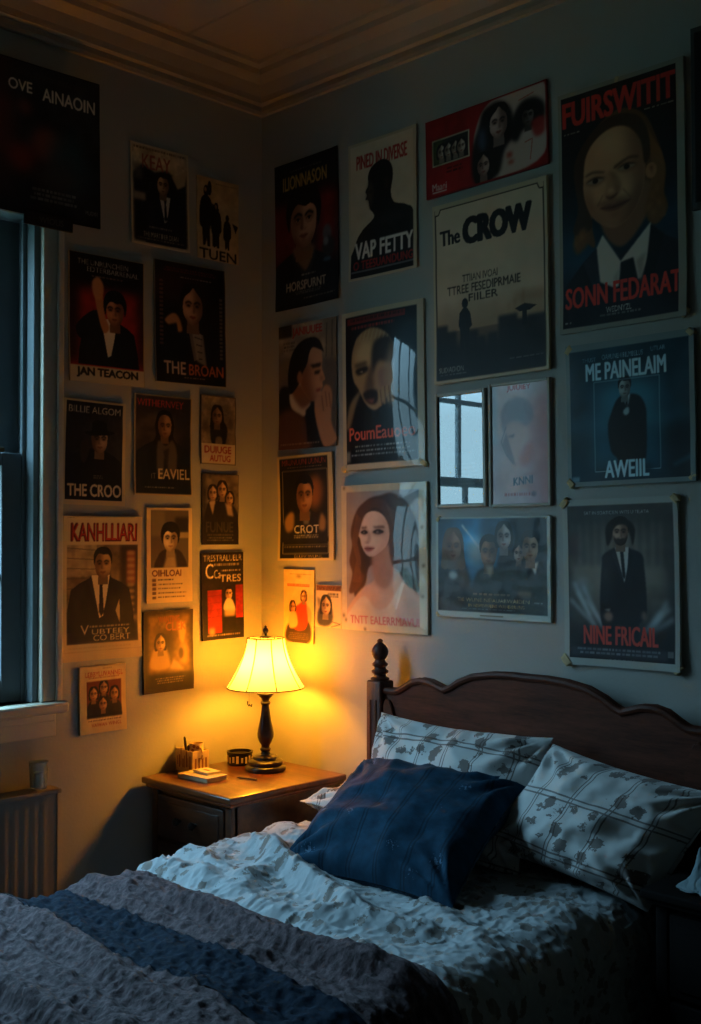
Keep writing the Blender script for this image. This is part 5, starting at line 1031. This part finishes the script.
for k in range(8):
    a = 2*PI*k/8+math.radians(20); bm = bmesh.new(); tube(bm, [((r+.0008)*math.cos(a), (r+.0008)*math.sin(a), z) for r, z in sp_], .0024, 5); obj('rib', bm, M_rib, sh)
for nm, r, z in (('shade_rim', shade_r(1), zb), ('shade_rim', shade_r(0), zt)):
    bm = bmesh.new(); tube(bm, [(r*math.cos(a), r*math.sin(a), z) for a in np.linspace(0, 2*PI, 65)[:-1]], .0022, 6, True); obj(nm, bm, M_rib, sh)
bm = bmesh.new()
for k in range(3): a = k*2*PI/3+.4; tube(bm, [(0, 0, zt+.004), (.063*math.cos(a), .063*math.sin(a), zt)], .0018, 6)
lathe(bm, [(.02, zt+.001), (.02, zt+.006), (.004, zt+.008), (.004, zt+.014), (.009, zt+.019), (.0105, zt+.025), (.009, zt+.031), (.004, zt+.036), (.005, zt+.04), (.001, zt+.044)], (0, 0, 0), 20); obj('finial', bm, M_bronze, lamp)
bm = bmesh.new(); tube(bm, [(.03*math.sin(a)*1.0, 0, .3+.078*(1-math.cos(a))) for a in np.linspace(.35, 2*PI-.35, 24)], .0014, 5); obj('harp', bm, M_bronze, lamp)
bm = bmesh.new(); lathe(bm, [(.010, .30), (.012, .315), (.02, .335), (.026, .352), (.0265, .366), (.022, .382), (.012, .393), (.002, .396)], (0, 0, 0), 20)
t = NT('bulb_glow'); t.p(Base_Color=(1, .9, .7), Emission_Color=(1, .37, .019, 1), Emission_Strength=63.); M_bulb = t.m
obj('bulb', bm, M_bulb, lamp)
bm = bmesh.new(); sx, sy = -.052, -.03
tube(bm, [(sx*.2, sy*.2, .285), (sx, sy, .284), (sx, sy, .225)], .0007, 5); tube(bm, [(sx-.008, sy, .232), (sx-.007, sy, .222), (sx-.001, sy, .216), (sx+.004, sy, .222), (sx+.006, sy, .218), (sx+.012, sy, .216), (sx+.015, sy, .224)], .0022, 6); obj('pull_chain', bm, M_bronze, lamp)
# ---------------------------------------------------------------- small things on the nightstand
M_box = m_paint('cream_box', 'bfa57a', .6, .12, 30, .2); M_boxp = m_plain('box_print', '7a4a28', .7)
TB = NH+.0008
bx0 = thing('desk_box', 'open cream box with printed sides at the back of the nightstand, holding a mug', 'box', (.068, -.372, TB), (0, 0, math.radians(-4)))
w, d, h, k = .052, .034, .074, .004
bm = B(((-w, -d, 0), (w, d, k)), ((-w, -d, k), (-w+k, d, h)), ((w-k, -d, k), (w, d, h)), ((-w+k, -d, k), (w-k, -d+k, h)), ((-w+k, d-k, k), (w-k, d, h)), bev=.001, seg=1); obj('body', bm, M_box, bx0, False)
bm = bmesh.new()
for i in range(8):
    z = .012+random.Random(i).uniform(0, .01); x = -.04+i*.0105; box(bm, (x, -d-.0008, z), (x+.004+.003*(i % 2), -d+.0002, z+.03+.012*((i*7) % 3)), .0003, 1)
for i in range(4):
    y = -d+.01+i*.014; box(bm, (w-.0002, y, .012), (w+.0008, y+.006, .05), .0003, 1)
obj('printed_pattern', bm, M_boxp, bx0, False)
mug = thing('mug', 'cream mug with brown spots standing in the open box', 'mug', (.088, -.37, TB+.0045))
bm = bmesh.new(); lathe(bm, [(.018, 0), (.023, .004), (.024, .088), (.0245, .092), (.022, .092), (.0215, .01), (.002, .009)], (0, 0, 0), 28); obj('cup', bm, M_box, mug)
bm = bmesh.new(); tube(bm, [(.023+.016*math.sin(a), -.004, .06-.02*math.cos(a)) for a in np.linspace(.1, PI-.1, 12)], .0035, 8); obj('handle', bm, M_box, mug)
bm = bmesh.new()
for a, z in ((-1.9, .078), (-1.2, .07), (-.5, .08), (-2.6, .072), (-1.0, .084)):
    lathe(bm, [(.001, 0), (.006, .0003), (.0055, .001), (.001, .0012)], (0, 0, 0), 10); vs = bm.verts[-40:]
    bmesh.ops.transform(bm, verts=vs, matrix=Matrix.Translation((.0242*math.cos(a), .0242*math.sin(a), z)) @ Matrix.Rotation(a, 4, 'Z') @ Matrix.Rotation(PI/2, 4, 'Y'))
obj('spots', bm, M_boxp, mug)
M_ink = m_plain('dark_plastic', '2a211c', .45)
pen = thing('pen', 'dark pen leaning out of the left end of the open box', 'pen', (.045, -.372, TB+.0085), (0, math.radians(-12), 0))
bm = bmesh.new(); lathe(bm, [(.001, 0), (.004, .01), (.0042, .08), (.0036, .1), (.002, .104)], (0, 0, 0), 12); obj('barrel', bm, M_ink, pen)
bm = B(((.004, -.0015, .07), (.0058, .0015, .1)), bev=.0005); obj('clip', bm, M_bronze, pen)
fg = thing('trinket', 'small dark lump of a trinket beside the mug in the open box', 'trinket', (.060, -.378, TB+.0045))
bm = bmesh.new(); lathe(bm, [(.011, 0), (.0125, .01), (.0115, .055), (.008, .06), (.0075, .066), (.009, .072), (.0075, .08), (.002, .083)], (0, 0, 0), 16); obj('bottle_body', bm, M_ink, fg)
nb = thing('book', 'closed white-paged book lying flat in front of the box', 'book', (.193, -.425, TB), (0, 0, math.radians(4)))
M_page = m_paint('page_edges', 'c9bb9b', .8, .1, 60, .2); M_cov = m_paint('pale_cover', 'b9ab8b', .6, .08, 12, .1); M_cov2 = m_paint('grey_cover', '8b8b88', .6, .08, 12, .1)
obj('pages', B(((-.068, -.043, .0025), (.068, .044, .0125)), bev=.0006, seg=1), M_page, nb, False)
bm = B(((-.072, -.046, 0), (.072, .046, .0022)), ((-.072, -.046, .0128), (.072, .046, .015)), ((-.0725, -.046, .0), (-.0695, .046, .015)), bev=.0008, seg=1); obj('cover', bm, M_cov, nb, False)
nt = thing('notepad', 'smaller cream notepad lying on top of the white book', 'notepad', (.19, -.405, TB+.0154), (0, 0, math.radians(-4)))
obj('pad', B(((-.04, -.028, 0), (.04, .028, .008)), bev=.0012, seg=2), M_page, nt, False)
obj('cover_mark', B(((-.016, -.005, .0079), (.014, .005, .0085)), bev=.0003, seg=1), M_boxp, nt, False)
tin = thing('trinket_tin', 'round dark patterned tin between the box and the lamp', 'tin', (.098, -.185, TB))
bm = bmesh.new(); lathe(bm, [(.042, 0), (.0445, .002), (.0445, .038), (.0465, .04), (.0465, .045), (.04, .046), (.039, .036), (.002, .035)], (0, 0, 0), 36); obj('body', bm, m_plain('black_tin', '1d1815', .35, .3), tin)
bm = bmesh.new()
for i in range(18): a = 2*PI*i/18; b0 = len(bm.verts); box(bm, (-.0035-.001*(i % 3), -.0006, .008+.003*(i % 2)), (.0035, .0006, .028+.003*(i % 3)), .0003, 1); bm.verts.ensure_lookup_table(); bmesh.ops.transform(bm, verts=bm.verts[b0:], matrix=Matrix.Rotation(a, 4, 'Z') @ Matrix.Translation((0, -.0447, 0)))
obj('pale_pattern', bm, M_page, tin, False)
pc = thing('pencil', 'short dark pencil lying on the front of the nightstand top', 'pencil', (.315, -.335, TB+.0035), (0, PI/2, math.radians(18)))
bm = bmesh.new(); lathe(bm, [(.0008, -.04), (.003, -.032), (.0034, -.03), (.0034, .035), (.0028, .036)], (0, 0, 0), 6); obj('shaft', bm, M_ink, pc, False)

# pale cloth on the right-hand nightstand
g = np.linspace(-1, 1, 60); GX, GY = np.meshgrid(g, g); r = np.hypot(GX, GY)
Zc = .012+.075*np.exp(-(r/.55)**2)*(1+.5*vn(GX*2.2+3, GY*2.2))+.022*np.abs(fbm(GX*3+1, GY*3, 3))*np.clip(1.2-r, 0, 1)
P = np.stack([GX*.075*(1+.25*vn(GY*2, GX*1+4)), GY*.07*(1+.25*vn(GX*2, GY+9)), np.clip(Zc*np.clip(1.35-r, .12, 1), .003, 1)], -1)
o = obj('crumpled_cloth', gridmesh('crumpled_cloth', P), m_paint('pale_cloth', '66767b', .8, .1, 20, .2), None, True, 0); o.location = (1.962, -.37, .7365); o.scale = (.72, .8, 1.0)
md = o.modifiers.new('thickness', 'SOLIDIFY'); md.thickness = .002; md.offset = 1
tag(o, 'crumpled pale blue cloth on the dark right-hand nightstand', 'cloth')

# ---------------------------------------------------------------- radiator under the window
M_rad = m_paint('radiator_enamel', '7f796f', .5, .05, 5, .05)
ry1, ry0, rz0, rz1 = -.905, -2.1, .16, .765
rad = thing('radiator', 'cream panel radiator with vertical ribs below the window', 'radiator', (.0, (ry0+ry1)/2, rz0)); ro = (ry0+ry1)/2
bm = bmesh.new(); n = int((ry1-ry0)/.0335); pts = []
for i in range(n*4+1):
    y = ry0+.03+(ry1-ry0-.06)*i/(n*4); pts.append((.088+(0, .003, .003, 0)[i % 4], y-ro))
ring = [(.088, ry0-ro)]+pts+[(.088, ry1-ro), (.045, ry1-ro), (.045, ry0-ro)]
zs = [(0, .0), (.035, 0), (.05, 1), (rz1-rz0-.055, 1), (rz1-rz0-.04, 0), (rz1-rz0-.012, 0)]
L_ = []
for z, f in zs: L_.append([bm.verts.new((x if x <= .088 else .088+(x-.088)*f, y, z)) for x, y in ring])
for a, b in zip(L_[:-1], L_[1:]):
    for i in range(len(ring)): bm.faces.new((a[i], a[(i+1) % len(ring)], b[(i+1) % len(ring)], b[i]))
bm.faces.new(L_[0]); bm.faces.new(L_[-1]); obj('panel', bm, M_rad, rad, True, 25)
obj('top_grille', B(((.03, ry0-ro-.004, rz1-rz0-.014), (.104, ry1-ro+.004, rz1-rz0)), bev=.003), M_rad, rad, False)
obj('side_cover', B(((.03, ry1-ro-.006, 0), (.09, ry1-ro, rz1-rz0-.015)), bev=.002), M_rad, rad, False)
for s in (-.45, .45): obj('wall_bracket', B(((.001, s-.02, .1), (.046, s+.02, .5)), bev=.002), M_rad, rad, False)
obj('supply_pipe', tube(bmesh.new(), [(.066, ry1-ro-.05, -rz0+.001), (.066, ry1-ro-.05, .02)], .008, 10), M_rad, rad)
t = NT('tumbler_glass'); t.p(Base_Color=(.75, .8, .72), Roughness=.08, Transmission_Weight=.8, IOR=1.45); M_tum = t.m
gc = thing('glass_tumbler', 'small glass tumbler standing on the right end of the radiator', 'glass', (.066, ry1-.055, rz1+.0008))
bm = bmesh.new(); lathe(bm, [(.022, 0), (.025, .003), (.029, .082), (.0292, .084), (.027, .084), (.0235, .007), (.002, .006)], (0, 0, 0), 28); obj('tumbler', bm, M_tum, gc)
bm = bmesh.new(); lathe(bm, [(.015, .0065), (.015, .05), (.012, .052), (.002, .051)], (0, 0, 0), 20); obj('candle', bm, M_page, gc)

# ---------------------------------------------------------------- light: dusk sky through the window, the bedside lamp
W = bpy.data.worlds.new('dusk_sky'); scene.world = W; W.use_nodes = True; nt_ = W.node_tree; bg = nt_.nodes['Background']
tc = nt_.nodes.new('ShaderNodeTexCoord'); sp = nt_.nodes.new('ShaderNodeSeparateXYZ'); rp = nt_.nodes.new('ShaderNodeValToRGB'); nt_.links.new(tc.outputs['Generated'], sp.inputs[0]); nt_.links.new(sp.outputs[2], rp.inputs[0])
e = rp.color_ramp.elements; e[0].position = 0.1; e[0].color = (.045, .08, .10, 1); e[1].position = .6; e[1].color = (.24, .51, .72, 1)
nt_.links.new(rp.outputs[0], bg.inputs[0]); bg.inputs[1].default_value = 5.3
pl = bpy.data.lights.new('window_portal', 'AREA'); pl.shape = 'RECTANGLE'; pl.size = WZ1-WZ0; pl.size_y = WY1-WY0; pl.cycles.is_portal = True
po = bpy.data.objects.new('window_portal', pl); COL.objects.link(po); po.location = (-.165, (WY0+WY1)/2, (WZ0+WZ1)/2); po.rotation_euler = (0, -PI/2, 0)

cam = bpy.data.cameras.new('camera'); co = bpy.data.objects.new('camera', cam); COL.objects.link(co); scene.camera = co
cam.sensor_fit = 'VERTICAL'; cam.sensor_height = 24; cam.lens = 24*1144.5/1024; cam.clip_start = .05
co.location = (3.210, -2.806, 1.55); co.rotation_euler = (math.radians(90+1.039), 0, math.radians(44.395))
vs = scene.view_settings; vs.view_transform = 'Standard'; vs.look = 'None'; vs.exposure = 3.; vs.gamma = 1; vs.use_curve_mapping = False
scene.cycles.use_denoising = True; scene.cycles.max_bounces = 10; scene.cycles.diffuse_bounces = 6; scene.cycles.transparent_max_bounces = 12; scene.cycles.sample_clamp_indirect = 4
